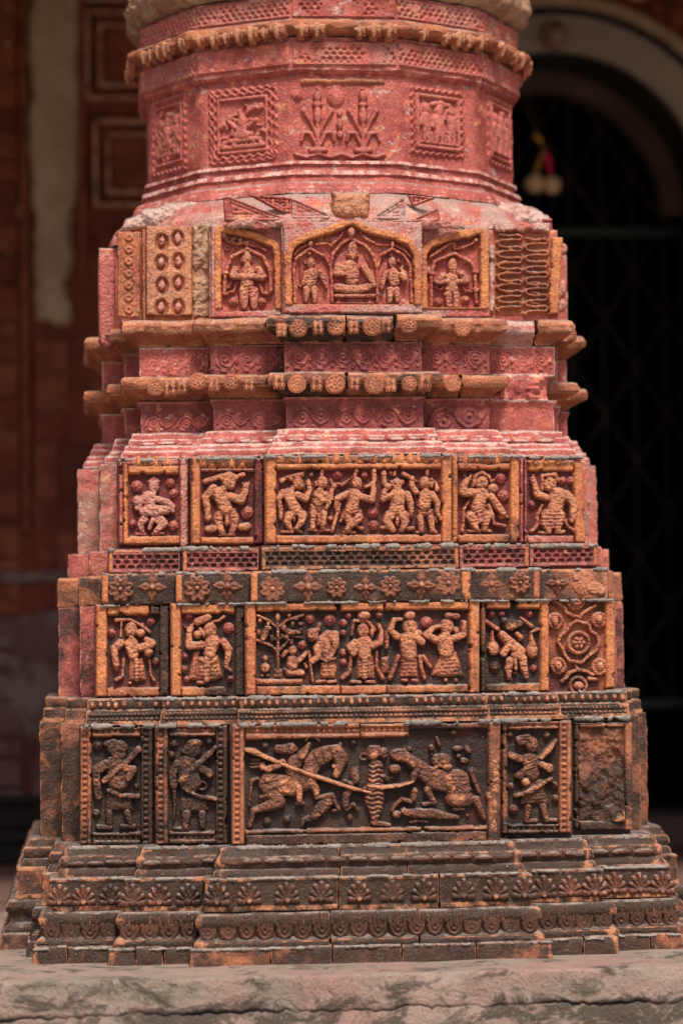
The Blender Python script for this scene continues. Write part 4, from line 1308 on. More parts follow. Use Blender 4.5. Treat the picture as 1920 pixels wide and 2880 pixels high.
# dancers' tier
for b, bars in (('c', ((745, 1278, 776, 1530, O1), (1239, 1283, 1268, 1528, O1), (776, 1303, 1239, 1320, O1), (776, 1281, 1239, 1303, M('lower', .35)), (776, 1505, 1239, 1529, O1))),
                ('ml', ((538, 1285, 563, 1531, O1), (563, 1286, 713, 1317, M('lower', .42)), (563, 1318, 713, 1326, M('plaster', .2)), (563, 1511, 713, 1531, O2), (713, 1290, 741, 1531, M('back', .20)))),
                ('cl', ((334, 1296, 346, 1531, M('rosy', .12)), (346, 1300, 360, 1531, O1), (360, 1310, 502, 1334, O1), (350, 1290, 502, 1310, M('rosy', .2)), (346, 1508, 506, 1532, O1))),
                ('mr', ((1268, 1281, 1285, 1528, M('orange', .28)), (1285, 1281, 1432, 1303, M('lower', .35)), (1285, 1303, 1432, 1322, O2), (1431, 1279, 1458, 1528, O1), (1285, 1503, 1431, 1528, O2), (1458, 1290, 1469, 1528, M('rosy', .06)))),
                ('cr', ((1470, 1292, 1479, 1528, M('rosy', .06)), (1479, 1296, 1612, 1326, O1), (1610, 1300, 1640, 1528, O1), (1479, 1507, 1610, 1530, M('rosy', .08))))):
    for (x0, y0, x1, y1, m) in bars:
        hb = 11 if (y1 - y0 < 34 and y0 < 1300 and x1 - x0 > 60) else 16
        rect_bar('t3', b, x0, y0, x1, y1, m, hb, slope=.004 if x1 - x0 > 100 else 0, tilt=-.03 if (b == 'cr' and x0 > 1600) else 0)
fig('colonnette', None, fplane('t3', 'cl', REC), (0, 0, 1), 't 516,1292,12 517,1400,11 517,1530,12; o 516,1345,8,5', M('rosy', .10), res=2.4)
child(bpy.data.objects['colonnette'], 't3', 'cl')
BD = bud()
for b, y, xs in (('c', 1291, [808, 842, 880, 912, 944, 975, 1010, 1048, 1078, 1103, 1128, 1152, 1174, 1196, 1222]), ('ml', 1302, [570, 596, 624, 651, 679]), ('cl', 1300, [390, 416, 442, 470]),
                 ('mr', 1292, [1311, 1338, 1364, 1394]), ('cr', 1297, [1500, 1532, 1565])):
    for x in xs:
        put('bud', 'bud', 't3', b, x, y + random.uniform(-2, 2), random.uniform(.85, 1.1), BD, O1, sink=REC, base=10, hs=.7)
# tier of the tree and the walking women
for b, bars in (('c', ((690, 1694, 719, 1956, O1), (1316, 1690, 1346, 1950, O1), (720, 1695, 945, 1719, O2), (957, 1694, 1077, 1718, O1), (1080, 1692, 1315, 1716, O2), (720, 1929, 955, 1955, O4), (958, 1928, 1085, 1953, O2), (1086, 1926, 1315, 1950, O4))),
                ('ml', ((481, 1698, 509, 1958, O1), (509, 1698, 660, 1726, O2), (509, 1933, 640, 1958, O4), (660, 1700, 688, 1958, M('lower', .80)))),
                ('cl', ((270, 1702, 301, 1960, O1), (301, 1702, 420, 1730, O2), (421, 1703, 448, 1730, M('lower', .7)), (301, 1934, 448, 1960, M('orange', .45)), (448, 1703, 476, 1959, M('lower', .78)))),
                ('mr', ((1348, 1692, 1363, 1945, M('lower', .5)), (1363, 1692, 1432, 1713, O2), (1452, 1692, 1516, 1712, O1), (1516, 1690, 1541, 1944, O1), (1363, 1923, 1516, 1946, M('orange', .46)))),
                ('cr', ((1698, 1690, 1726, 1936, M('orange', .08)),))):
    for (x0, y0, x1, y1, m) in bars:
        rect_bar('t4', b, x0, y0, x1, y1, m, 16, slope=.010 if x1 - x0 > 100 else 0)
# tier of the horsemen
L5 = M('lower', .16); L6 = M('lower', .60); L7 = M('lower', .74)
vb, hb_ = bead_pat(True, (.20, .58)), bead_pat(False, (.28, .66))
for b, bars in (('c', ((652, 2038, 687, 2376, L5, vb), (688, 2036, 1010, 2078, L5, hb_), (1012, 2034, 1150, 2074, L5, hb_), (1150, 2034, 1370, 2050, L7, None), (688, 2328, 1368, 2341, M('lower', .48), None), (688, 2342, 1368, 2374, L7, None), (1369, 2032, 1405, 2368, M('lower', .62), None))),
                ('ml', ((438, 2040, 473, 2374, M('lower', .50), vb), (473, 2038, 606, 2072, M('lower', .52), hb_), (473, 2338, 606, 2374, L7, hb_), (606, 2040, 640, 2374, M('lower', .84), vb))),
                ('cl', ((226, 2044, 258, 2378, M('lower', .40), vb), (258, 2044, 396, 2073, M('lower', .46), hb_), (258, 2341, 396, 2376, L7, hb_), (396, 2044, 431, 2376, M('lower', .80), vb))),
                ('mr', ((1408, 2032, 1425, 2345, L6, None), (1425, 2030, 1568, 2051, M('lower', .35), hb_), (1569, 2028, 1604, 2342, M('lower', .24), vb), (1425, 2318, 1568, 2345, L7, hb_))),
                ('cr', ((1612, 2034, 1625, 2330, L7, None), (1625, 2034, 1752, 2047, M('lower', .5), None), (1625, 2308, 1756, 2335, L7, None), (1752, 2034, 1775, 2335, M('lower', .42), None)))):
    for (x0, y0, x1, y1, m, p) in bars:
        rect_bar('t5', b, x0, y0, x1, y1, m, 16, p, slope=.018 if x1 - x0 > 100 else 0, rag=.9 if m is not L7 else 1.6)

# ---------- carved figures (coordinates of the enlarged panel views)
HEADS = ('dancer', 'drummer', 'seated_man', 'bending_woman', 'standing_woman', 'rifleman', 'rider', 'seated_figure', 'standing_figure')
def figs(t, b, org, items, mat, base=0.0, hs=1.0, sink=REC):
    pl = fplane(t, b, sink)
    for it in items:
        nm, ops = it[0], it[1]
        m = it[2] if len(it) > 2 else mat
        o = fig(nm, None, pl, org, ops, m, base=base, hs=hs, rough=1.2, res=2.0, head=True if nm in HEADS else None if nm in ('horse', 'tiger', 'deer', 'fallen_beast', 'lance', 'sword') else False)
        child(o, t, b)
def bosses(t, b, org, pts, mat):
    for (x, y, r) in pts:
        figs(t, b, org, [('boss', 'f %g,%g,%g' % (x, y, r))], mat)

FM = M('figure', .16); RM = M('rosy', .06); BM = M('rosy', .14)
o3c = (740, 1270, 540 / 1568)
figs('t3', 'c', o3c, [
 ('dancer', 'e 280,258,46,56; e 300,285,32,28; t 225,228,20; t 200,215,12 260,198,16 320,195,14; t 150,240,24 200,207,12 262,187,9 330,170,8; t 242,296,20 228,322,24; t 205,350,52 235,420,46 262,480,52; t 160,335,30 122,392,24 138,465,22 142,520,17; e 140,528,17,38; t+4 275,355,30 345,388,28 376,325,21 370,262,18; e+4 366,255,17,28; y 178,505 262,448 352,488 346,530 250,520 185,548; t 212,525,40 193,572,30 222,642,17; t+2 318,522,40 312,572,30 272,630,17; t 155,658,10 238,656,12; t 255,632,13 312,658,11; t 250,512,15 250,562,12; b 168,380 186,452 8; z 262,480,90,50,70,26,1.2'),
 ('dancer', 'e 480,252,42,50; e 495,275,25,22; t 474,195,17 480,157,14; e 430,266,14,24; t 462,318,30 458,350,46 448,405,48; y 384,432 520,430 532,488 450,502 378,482; t+3 505,350,25 532,420,21 512,462,17; t+4 430,360,22 495,405,20; t 405,505,30 400,620,22; t 492,505,30 485,622,22; y 432,500 470,500 468,604 438,604; t 380,640,12 425,645,12; t 470,648,10 540,645,10; t 552,392,20 556,325,17 578,282,23; t 556,262,10 550,232,8; z 450,450,80,55,80,22,1.2'),
 ('dancer', 'e 762,262,44,54; e 785,285,20,22; t 745,208,15 757,157,17; b 740,192 680,248 9; t 680,250,13 640,275,15 598,262,9; t 748,322,26 742,352,56 735,425,48 722,468,58; t 685,345,30 602,388,28 596,455,24 606,492,24; t+3 622,430,11 590,545,15 560,652,15; t+4 800,372,28 885,396,28 896,322,23 890,262,21; t+5 880,272,14 830,292,12; t 905,235,21 900,157,20; y+1 658,470 800,468 818,527 742,530 692,520 635,584 612,576; t 690,545,32 702,642,19; t+3 772,545,40 722,592,32 680,636,21; t 755,608,9 802,630,17; t 660,662,12 690,660,14; t 715,660,12 745,662,12; b 690,350 672,440 8; b 812,400 782,470 8; z 722,470,80,40,75,24,1.2; g 742,525,4 700,640,4'),
 ('dancer', 'e 1086,272,44,56; t 1046,250,14 1130,245,14; t 1068,195,14 1072,168,12; e 1136,252,15,26; t 1092,325,28 1092,355,66 1092,430,56; e 1086,475,66,46; t+3 1032,362,28 972,392,26 984,335,23 1010,292,23; e+4 1012,290,30,32; t 985,262,22 980,178,23; t+2 1172,352,30 1202,432,25 1202,505,21; e 1200,515,22,34; t 1032,522,44 1006,572,36 1058,642,23; t 1142,522,44 1156,572,36 1130,642,23; t 1090,520,14 1092,595,16; t 970,622,17 1010,617,17; t 1180,630,19 1216,630,19; e+6 1085,460,16,14; z 1086,478,64,44,80,24,1.3; b 1040,370 1030,440 8; b 1160,400 1145,470 8'),
 ('dancer', 'e 1316,258,44,54; e 1300,282,26,24; t 1336,190,15 1335,160,13; t 1370,228,11 1405,262,13 1415,312,21; e 1370,272,17,33; t 1322,322,28 1322,362,56 1312,440,52; t+3 1240,332,26 1206,275,24 1210,220,21; t+3 1140,185,19 1200,215,15 1242,242,11; t+2 1372,352,30 1416,422,26 1416,502,19 1442,552,17; t 1400,545,12 1412,575,10; y+1 1252,470 1386,468 1392,520 1320,532 1258,526; t 1276,545,30 1286,642,23; t 1362,545,30 1376,642,23; t 1255,660,11 1300,658,12; t 1360,658,12 1410,660,11; b 1240,350 1255,440 8; z 1318,450,70,60,85,24,1.2'),
], FM)
bosses('t3', 'c', o3c, [(605, 190, 40), (825, 190, 30), (890, 502, 46), (900, 602, 40), (546, 552, 23), (1038, 176, 20), (392, 190, 20)], BM)
o3l = (320, 1270, 440 / 1568)
figs('t3', 'cl', o3l, [('drummer', 'e 402,352,56,66; y+2 328,302 400,244 472,300 452,322 350,332; t 395,410,34 352,470,78 362,560,66; t 300,472,42 238,562,36; t+4 442,482,36 542,512,33 592,552,26 590,604,19; t+3 300,602,50 402,597,62 532,582,46; t 302,682,52 270,732,36 290,822,23; t 452,682,56 502,722,44 420,802,29; t+3 388,682,26 355,772,23; t 228,827,15 312,832,17; t 388,827,15 492,822,15; g 540,550,6 545,620,6; e 240,500,55,60')], M('rosy', .02))
bosses('t3', 'cl', o3l, [(230, 345, 58), (565, 312, 46), (600, 420, 44), (595, 742, 50), (187, 722, 40)], BM)
figs('t3', 'ml', o3l, [('dancer', 'e 1152,305,70,80; e 1165,350,46,40; t 1088,262,36 1150,238,42 1212,265,36; t 920,302,31 982,282,28 1082,242,24; t 1232,250,21 1292,232,26; t 1095,375,36 1062,430,78 1102,510,70 1122,575,70; t 992,372,46 914,462,40 934,562,34 940,640,29; e 940,658,36,50; t+4 1162,452,44 1272,492,44 1312,420,36 1322,342,31; y+4 1280,300 1320,332 1362,294 1352,372 1290,372; y+1 1008,622 1082,560 1222,560 1258,662 1160,682 1122,622 1080,702 994,692; t 1046,702,46 1052,742,41 1092,822,26; t 1206,682,46 1202,742,39 1176,822,26; t+2 1130,632,19 1132,722,27; t 1060,838,13 1115,836,14; t 1150,838,13 1205,836,13; g 1000,690,5 1085,696,5; g 1165,672,5 1255,660,5; b 980,380 985,470 9; e+6 1130,280,18,10'), ('prop', 't 942,777,36 1002,772,36'), ('prop', 't 1272,757,36 1332,752,40')], FM)
bosses('t3', 'ml', o3l, [(1332, 612, 62)], BM)
o3r = (1260, 1270, 440 / 1568)
figs('t3', 'mr', o3r, [('dancer', 'e 332,315,62,70; e 305,340,38,32; t 248,345,15 268,245,19 332,212,21 402,252,19 412,285,13; e 442,372,54,50; t 420,310,10 450,288,14; t 335,385,36 322,430,78 302,512,70 292,570,76; t+3 242,412,40 138,417,42 148,352,38 180,292,29; y+3 142,212 186,272 234,212 228,292 178,312; t+3 420,452,38 480,542,40 542,622,30; y+3 488,642 542,608 624,672 560,674 508,690; y+1 204,540 382,540 372,612 260,624; t 222,652,56 252,722,46 276,782,29; t 372,642,56 366,722,43 356,782,29; t+2 302,632,26 304,702,27; t 205,797,15 302,797,19; t 345,782,21 422,802,15; t 200,502,13 152,582,15 146,722,17 134,802,18; t 402,542,23 432,642,23 452,722,17 562,747,17; b 226,440 216,532 10; b 406,452 370,582 10; z 292,570,95,60,75,30,1.6; z 235,690,60,80,80,34,1.0; z 370,690,60,80,85,34,1.0')], M('figure', .10))
bosses('t3', 'mr', o3r, [(520, 267, 54), (552, 442, 54)], BM)
figs('t3', 'cr', o3r, [('dancer', 'e 1012,332,66,76; e 1000,365,44,36; t 935,385,15 936,242,17 1062,232,23 1092,292,21; t 1060,400,36 1092,452,92 1072,542,76 1052,612,82; t+2 972,462,36 878,432,40 860,362,34 840,282,29; t 850,262,12 850,238,10; t+2 1172,432,46 1242,512,43 1242,622,36 1230,692,29; t 982,642,66 962,722,50 1002,802,29; t 1102,642,62 1092,732,50 1086,802,29; t+3 1032,652,16 1032,762,19; t 932,542,15 890,642,17 880,752,19 828,802,19; t 1160,682,17 1182,742,15 1262,797,19; t 920,815,16 1010,818,16; t 1070,815,16 1150,805,18; z 975,690,70,110,90,34,1.8; z 1095,690,70,110,90,34,1.8; b 990,470 965,560 10; b 1150,470 1135,600 10')], M('figure', .06))
bosses('t3', 'cr', o3r, [(836, 532, 42), (1142, 292, 38), (1232, 292, 40)], BM)

# tree scene and standing women
o4c = (680, 1690, 680 / 1568)
TM = M('figure', .38)
figs('t4', 'c', o4c, [
 ('tree', 't 233,440,11 231,200,11 228,88,9; t 230,335,8 190,292,9 98,256,8; t 231,335,8 272,292,9 305,252,8; t 226,182,7 180,132,9 103,96,9; t 236,172,7 290,127,9 395,92,9; t 228,262,7 182,226,7; t 232,250,7 300,225,7 385,240,7; y+2 203,440 262,440 259,500 206,500; e 232,110,16,30; e 110,205,11,20; e 328,155,12,20; e 380,150,18,12; e 380,186,16,10; e 290,240,12,18,40; e 262,230,10,18,-30; e 115,130,12,16; e 305,98,12,16; e 350,118,16,10; e 195,245,12,16; e 170,150,10,16'),
 ('bird', 't 162,188,17 148,228,19 128,258,13; e 172,178,26,15,25; t 148,205,14'), ('bird', 'e 270,176,20,24; t 282,190,15 310,206,19 372,204,13; t 290,215,10 300,235,8'),
 ('vase', 'e 150,436,32,32; t 150,402,11 150,372,17; t 132,482,10; t 166,482,10'), ('platform', 'y+3 90,508 396,504 396,542 90,546; z 240,525,160,18,0,18,1.2'),
 ('seated_man', 'e 328,322,28,32; t 284,332,16 262,362,12; t 320,275,11 322,258,9; t 326,388,36 326,412,40; t+3 362,392,17 396,362,15 414,338,11; y+2 268,442 330,426 402,450 412,482 290,492; t 300,465,18 390,470,18; t 405,410,10 420,435,9'),
 ('bending_woman', 'e 456,222,40,44; e 470,240,26,22; t 488,192,17 502,155,13; t 520,275,46 560,232,42; t 532,292,46 556,352,42; t+2 602,222,30 604,292,22 592,332,15; t+3 482,302,24 492,362,22 450,397,17; t+3 432,332,8 456,522,8; y 508,400 602,380 616,432 602,502 514,502; t 485,527,10 532,522,11; t 556,527,10 604,522,11; t+4 500,370,8 545,392,8 606,374,8; z 555,450,55,60,90,26,1.2; g 555,400,4 560,500,4'),
 ('standing_woman', 'e 782,192,40,48; e 772,205,24,24; e 790,96,42,30; t 708,222,11 724,132,11 812,132,11 857,190,13; t 792,245,24 792,272,50 792,342,46; t+3 732,272,24 694,302,24 720,342,20 757,262,15; t+3 842,292,24 892,272,22 902,202,15 885,160,13; y 742,355 852,350 858,502 742,504; t+3 792,372,19 792,492,19; t 704,362,11 700,462,11 648,502,15; t 872,332,9 872,432,10 912,502,15; t 705,527,10 766,527,11; t 800,523,11 855,527,10; z 797,430,58,80,85,22,1.2; e+3 840,205,14,34'),
 ('standing_woman', 'e 1086,172,50,52; e 1086,96,38,30; t+2 1002,232,24 958,192,22 985,122,15 1032,120,11; t+4 1122,232,24 1162,267,24 1128,232,15; t 1075,225,36 1072,255,56 1082,342,52; y 1028,358 1132,350 1138,494 1026,494; t 1012,362,13 986,432,15 958,502,15; t 1150,362,13 1162,442,13 1182,502,13; t+1 1172,362,15 1218,427,11; y 903,368 950,360 952,470 908,472; t 940,205,12 935,300,14; t 1040,515,11 1065,515,11; t 1105,515,11 1130,518,11; z 1080,430,58,80,88,24,1.4; e 1140,210,26,22'),
 ('standing_woman', 'e 1326,167,46,50; t 1330,96,20 1392,102,20; t+3 1252,252,24 1194,222,24 1230,182,17 1274,165,13; t+2 1372,242,24 1432,222,22 1436,142,17; t 1315,225,32 1312,262,56 1322,322,50; y 1288,338 1392,330 1404,488 1288,494; y 1226,484 1288,350 1300,490; y 1392,350 1444,494 1400,490; t 1320,515,11; t 1385,515,11; z 1342,420,60,80,88,24,1.4; e 1385,190,20,24'),
], TM)
bosses('t4', 'c', o4c, [(440, 116, 30), (570, 126, 37), (390, 286, 28), (657, 146, 26), (655, 212, 24), (655, 337, 24), (655, 397, 24), (690, 96, 20), (890, 90, 22), (1195, 138, 37)], M('rosy', .28))
o4l = (260, 1690, 440 / 1568)
figs('t4', 'cl', o4l, [('standing_woman', 'e 387,288,62,76; e 375,320,44,38; t 238,195,20 382,190,12 482,242,16 572,312,14; t 290,210,10 284,362,10; e 482,322,46,42; t 390,380,34 392,442,72 412,542,56; t+2 282,422,42 220,482,40 226,572,34 236,640,34; y 200,640 270,640 250,712 215,690; t+4 482,472,40 592,432,44 542,390,30; e+3 562,517,46,46; y 372,582 502,572 542,802 362,802; t+3 440,600,26 445,790,26; t 312,592,14 300,762,14 238,792,20; t 572,592,12 582,742,12 622,802,16; t 375,825,18; z 450,690,80,110,88,36,1.4; g 350,330,5 400,345,5')], M('figure', .34))
bosses('t4', 'cl', o4l, [(190, 322, 42), (590, 212, 38), (630, 612, 38), (500, 240, 20)], M('rosy', .36))
figs('t4', 'ml', o4l, [('standing_woman', 'e 1177,288,66,76; e 1200,320,38,34; t 1050,212,40 1152,167,40; t 1200,212,12 1272,197,14 1312,160,18; e 1050,337,42,42; t 1078,280,18 1122,352,20; t 1195,375,34 1202,412,78 1172,522,62; t+3 1090,442,40 968,452,40 964,372,32 970,292,28; y+3 896,218 950,272 1012,218 1014,302 958,314; t+2 1312,412,40 1364,492,40 1352,602,30 1340,652,26; t+2 1342,662,22 1392,707,10; y 1058,560 1252,540 1304,762 1212,804 1048,792; t+3 1150,580,34 1140,790,34; y 1008,512 1072,500 1042,792 966,792; t+5 1080,590,12 1160,632,14 1235,590,12; e+4 1170,545,36,40; z 1170,690,130,110,86,40,1.6; t 1060,820,18 1120,822,16')], M('figure', .24))
bosses('t4', 'ml', o4l, [(965, 150, 34), (1365, 272, 54), (930, 557, 34), (920, 687, 34), (945, 787, 30), (1380, 780, 36)], M('rosy', .34))
o4r = (1340, 1690, 440 / 1568)
figs('t4', 'mr', o4r, [('porter', 't 88,208,20 202,282,24; t 250,342,44 332,432,58 422,512,62; t+2 302,462,38 258,532,38; e 402,542,74,48; t 322,602,44 310,682,40 316,772,23; t 452,582,48 462,662,40 492,762,23; t+3 380,592,19 382,682,19; y+2 356,735 380,688 412,735; t 440,172,12 542,252,20; t 400,330,24 440,370,24; t 425,390,16; z 400,540,80,60,60,30,1.2; g 290,690,6 345,690,6; g 430,655,6 490,655,6'),
                       ('carried_bag', 'e 160,482,62,76; t 150,302,11 155,412,19; o+4 160,490,42,7'), ('carried_bag', 'e 552,497,54,76; t 620,285,13 540,312,12 540,342,12 552,432,30; g 510,455,6 595,455,6'),
                       ('worn_head', 'e 330,245,80,64; e 270,200,40,36; e 420,230,44,36', M('lower', .8))], M('figure', .24))
bosses('t4', 'mr', o4r, [(175, 662, 58), (570, 677, 34), (150, 130, 32), (250, 130, 32), (530, 130, 30)], M('rosy', .36))
flower = 'o+3 1015,420,102,22; o 1015,420,66,10;' + ''.join('e+2 %g,%g,26,20,%g;' % (1015 + 42 * cos(a), 420 + 42 * sin(a), math.degrees(a)) for a in [2 * pi * k / 6 for k in range(6)]) + 't+7 1015,420,16; z 1015,420,125,125,0,26,.8'
figs('t4', 'cr', o4r, [
 ('quatrefoil', 't+2 985,195,16 1060,222,17 1112,236,17 1130,300,17 1192,340,17 1216,410,17 1190,498,17 1112,550,17 1040,622,18 920,602,17 872,540,17 842,470,17 806,420,16 830,350,17 902,292,17 930,240,17 985,210,16'),
 ('flower', flower),
 ('vine', 't 760,0,18 822,30,18 872,72,18 890,120,18 952,150,18 1030,172,18 1050,130,18 1102,92,18 1180,48,18'),
 ('vine', 't 985,650,16 1005,690,20 1080,702,18 1160,740,18; t 1000,692,18 922,722,18 890,772,18 845,812,16; t 1120,780,22 1200,790,14'),
 ('flower', 'o+2 985,0,78,20; e 985,10,60,50; g 960,0,6 1010,20,6'), ('flower', 'o+2 1010,850,80,20; e 1010,850,56,44'),
 ('flower', 'o+2 782,205,66,22; e 775,205,40,56; z 782,205,95,100,90,24,1.4'), ('flower', 'o+2 812,652,66,22; e 805,650,42,52; z 812,652,95,100,90,24,1.4'),
 ('flower', 'o+2 1218,190,62,22; e 1218,190,38,52; z 1218,190,90,95,90,24,1.4'), ('flower', 'o+2 1225,660,66,24; e 1225,660,40,52; z 1225,660,95,100,90,24,1.4')], M('figure', .18))

# horsemen
o5a = (640, 2030, 400 / 1568); o5b = (1010, 2030, 400 / 1568)
HM = M('carved', .56); HD = M('carved', .74)
figs('t5', 'c', o5a, [
 ('horse', 't 920,445,92 1020,385,98 1120,342,84; t 1190,330,82 1242,400,88 1222,505,52 1190,582,48; t 1190,302,27 1242,248,20; t 450,690,112 700,702,122 880,642,104; e 462,640,102,82; t 460,740,92 540,850,84; t 870,640,90 930,470,92; t 562,882,78 402,942,52 282,982,30 262,1082,22 240,1152,22; t 332,630,16 262,652,18 250,782,18 236,922,13; t 902,652,56 972,752,48 970,842,22; t+2 980,842,22 1102,812,27 1152,802,24 1182,902,20 1222,962,22; t 1160,985,18 1195,975,18; t+2 360,832,20 562,772,20; b 360,872 572,802 24; b 372,750 440,740 22; y+3 598,742 802,618 824,682 618,782; t+5 460,732,24 602,672,27 702,610,16; o+4 1240,395,34,12; g 1110,280,9 1180,470,9; g 1020,300,9 1060,450,9; g 930,340,9 1000,490,9; b 860,430 960,500 12; b 1030,320 1060,430 11; t+4 1160,490,20 1245,515,20; g 360,690,8 540,650,8', HM),
 ('rider', 'e 692,295,68,66; e 740,300,30,36; t 556,302,48 622,302,52; t 742,442,84 700,532,72; t+3 802,382,48 852,322,40 892,250,26; t+3 562,472,44 440,522,42; t 700,560,60 760,600,54; t+3 782,722,42 786,862,36; t 762,902,22 834,902,17; t 250,422,13 352,420,13; t 250,462,13 350,460,13; t 250,502,13 350,498,13; e 380,492,42,50; g 590,260,8 590,345,8; g 560,258,8 560,345,8; z 740,440,90,70,40,22,1.2; t+3 850,212,11 882,172,13 950,166,13 1002,212,13', HM),
 ('deer', 't 952,1032,52 1042,932,78 1102,882,62; t 962,1042,42 832,1092,24 814,1152,20; e 1400,600,56,92; t 1420,520,22 1430,505,14; t 1302,802,48 1290,902,42 1302,972,24; t 1302,972,20 1380,912,22 1432,972,20; e 1292,660,30,26; t 1350,690,40 1320,790,44', HD),
 ('lance', 't+8 200,310,22 290,330,38 342,357,27 582,462,22 902,582,23 1382,737,23 1480,760,16 1568,778,16; o+10 600,450,24,16', M('carved', .12)),
], HM)
bosses('t5', 'c', o5a, [(410, 270, 42), (430, 1102, 48), (650, 1082, 42), (1380, 232, 42), (1340, 1060, 40)], HD)
figs('t5', 'c', o5b, [
 ('tiger', 't 180,500,82 172,602,88 172,720,92 160,852,112 172,952,82 166,1062,42; e 150,350,78,88; e 262,345,52,62; o 45,390,34,12; t 130,300,40 200,300,40; t 250,600,34 300,630,24; t 150,1112,32 330,1142,20; t 60,745,30 110,760,26; z 170,580,120,130,90,52,3.2,1.2; z 165,880,130,200,90,52,3.2,1.2; o+3 165,340,26,10; g 110,420,8 210,400,8; g 240,370,9 300,350,9; z 110,300,60,60,20,26,1.6', M('carved', .58)),
 ('sword', 't+8 90,706,15 252,722,26 452,702,18 582,662,16', M('carved', .12)),
 ('horse', 'e 442,372,112,72; e 505,390,70,66; e 392,522,68,52; t 545,300,28; t 560,430,60 690,520,80; t 822,642,112 1082,662,134; t 700,560,92 880,640,112; t 1082,700,134 1100,820,128; e 1102,852,164,92; t 1282,862,48 1322,962,30 1372,1062,22; t 602,762,38 592,852,32; t 562,882,24 462,852,22 382,932,20 358,982,20; t+2 742,752,42 802,862,30 832,887,24 702,912,20; t 1222,552,24 1262,652,27 1312,772,20; y+3 958,560 1172,560 1224,692 958,682; t+4 790,592,17 902,682,19 1052,732,19; t+2 960,740,16 1220,745,16; b 960,790 1220,790 18; g 350,360,9 420,330,9 500,330,9; g 360,450,9 440,440,9; z 392,540,66,50,10,34,2; t+3 560,440,30 590,480,30; z 1090,620,130,70,90,40,1.6; z 820,640,80,90,40,30,1.2', HM),
 ('rider', 't+3 662,472,38 602,582,42 582,652,30; t+3 680,612,24 792,532,24 892,452,20; e 900,430,120,84; e+2 962,502,62,42; t 850,182,16 877,262,22; e 790,290,30,36; t 790,360,14; e 1090,382,30,26; e 1152,432,52,32; e 1192,312,36,54,-35; e 1080,300,60,30', HD),
 ('fallen_beast', 't 482,992,34 602,1012,54 802,1012,58 952,1042,38 1082,1052,20; e 402,1022,54,42; t 602,1090,15 742,1102,13; t 560,1110,14 640,1095,14; e 490,975,24,30; t 1040,965,20 1150,965,14', M('carved', .70)),
], HM)
bosses('t5', 'c', o5b, [(1030, 122, 46), (1192, 1036, 22)], HD)
child(fig('frame_remnant', None, fplane('t5', 'c', REC), o5b, 't 1480,450,42 1490,640,46 1480,760,40; e 1430,820,40,60; e 1440,1000,36,90; e 1480,900,40,70; e 1470,1150,44,90', M('lower', .42), rough=2.2), 't5', 'c')
o5l = (220, 2030, 440 / 1568)
SM = M('carved', .93)
figs('t5', 'cl', o5l, [('rifleman', 'e 392,262,108,82; e 402,335,80,60; t 280,222,32 362,202,32; e 316,375,24,20; t 382,425,98 402,602,112; t+2 282,432,52 178,492,48 184,622,42 202,742,46; t+5 260,592,30 362,502,27 462,432,30 602,280,34; t+4 472,462,38 552,482,42 502,562,38; e+3 422,642,56,46; o+4 422,642,32,12; t+4 298,690,22 432,742,24 602,747,23; y 278,722 542,742 562,890 266,902; t 312,922,40 312,1012,30; t 492,922,40 522,1012,30; t 198,1057,24 322,1062,27; t 438,1052,24 562,1052,24; z 400,830,150,80,10,50,1.4', SM)], SM)
bosses('t5', 'cl', o5l, [(200, 232, 58), (180, 922, 44), (582, 652, 32)], SM)
figs('t5', 'ml', o5l, [('rifleman', 'e 1142,282,92,78; e 1162,222,84,48; e 1060,300,34,32; t 1092,442,112 1122,602,114; t+2 990,432,52 938,522,44 954,642,40; t+5 1030,592,36 1102,502,27 1232,402,29 1372,260,20; t+3 1232,472,42 1312,522,42; o+4 1242,642,40,13; t+4 1048,670,20 1202,752,22 1392,777,20; y 1028,762 1292,762 1304,890 1182,912 1018,902; t 1082,932,50 1072,1042,36; t 1242,932,44 1242,1042,31; t 968,1077,22 1092,1077,23; t+1 960,690,24 966,852,14 955,982,11; t 1250,380,10 1285,420,10; z 1150,830,150,80,5,50,1.4', M('carved', .99))], SM)
bosses('t5', 'ml', o5l, [(960, 222, 52), (935, 342, 42), (1312, 202, 42)], SM)
o5r = (1390, 2030, 440 / 1568)
figs('t5', 'mr', o5r, [('rifleman', 'e 367,232,68,82; e 395,245,34,36; t 250,192,52 322,182,58; t 352,402,92 372,522,72; t+2 242,372,42 158,342,38; t+2 332,452,32 218,547,24; t+1 340,470,26 250,560,20; t+5 452,362,24 532,282,30 606,190,15; t+4 452,422,32 542,467,44; e+3 302,602,46,42; t+5 198,747,17 352,692,27 452,632,20 552,572,20; y 278,590 472,570 544,832 442,822 248,832; t 332,862,38 310,992,24; t 482,852,40 512,982,30; t 308,1002,17 412,992,19; t 508,992,17 612,987,19; z 390,760,130,80,85,34,1.6; z 350,420,90,80,70,30,1.4; g 240,160,7 330,150,7; g 240,190,7 330,180,7; t+4 560,590,10 610,640,10')], M('carved', .58))
bosses('t5', 'mr', o5r, [(150, 132, 38), (520, 137, 42), (160, 652, 38), (600, 642, 38), (606, 772, 38), (190, 882, 48)], M('carved', .6))
def eroded(U, V):
    d = np.minimum(np.minimum(U - 1624, 1752 - U), np.minimum(V - 2046, 2312 - V))
    H = 2 + 30 * np.clip(fb2(U / 40, V / 52, 4) - .32, 0, 1) + 12 * np.clip((V - 2215) / 90, 0, 1) * np.clip((U - 1640) / 90, 0, 1) + 6 * (fb2(U / 12, V / 12, 9) - .5) - 9 * np.exp(-((U - 1680) ** 2 + (V - 2150) ** 2) / 700)
    return np.where(d > 0, np.maximum(H, .6), 0)
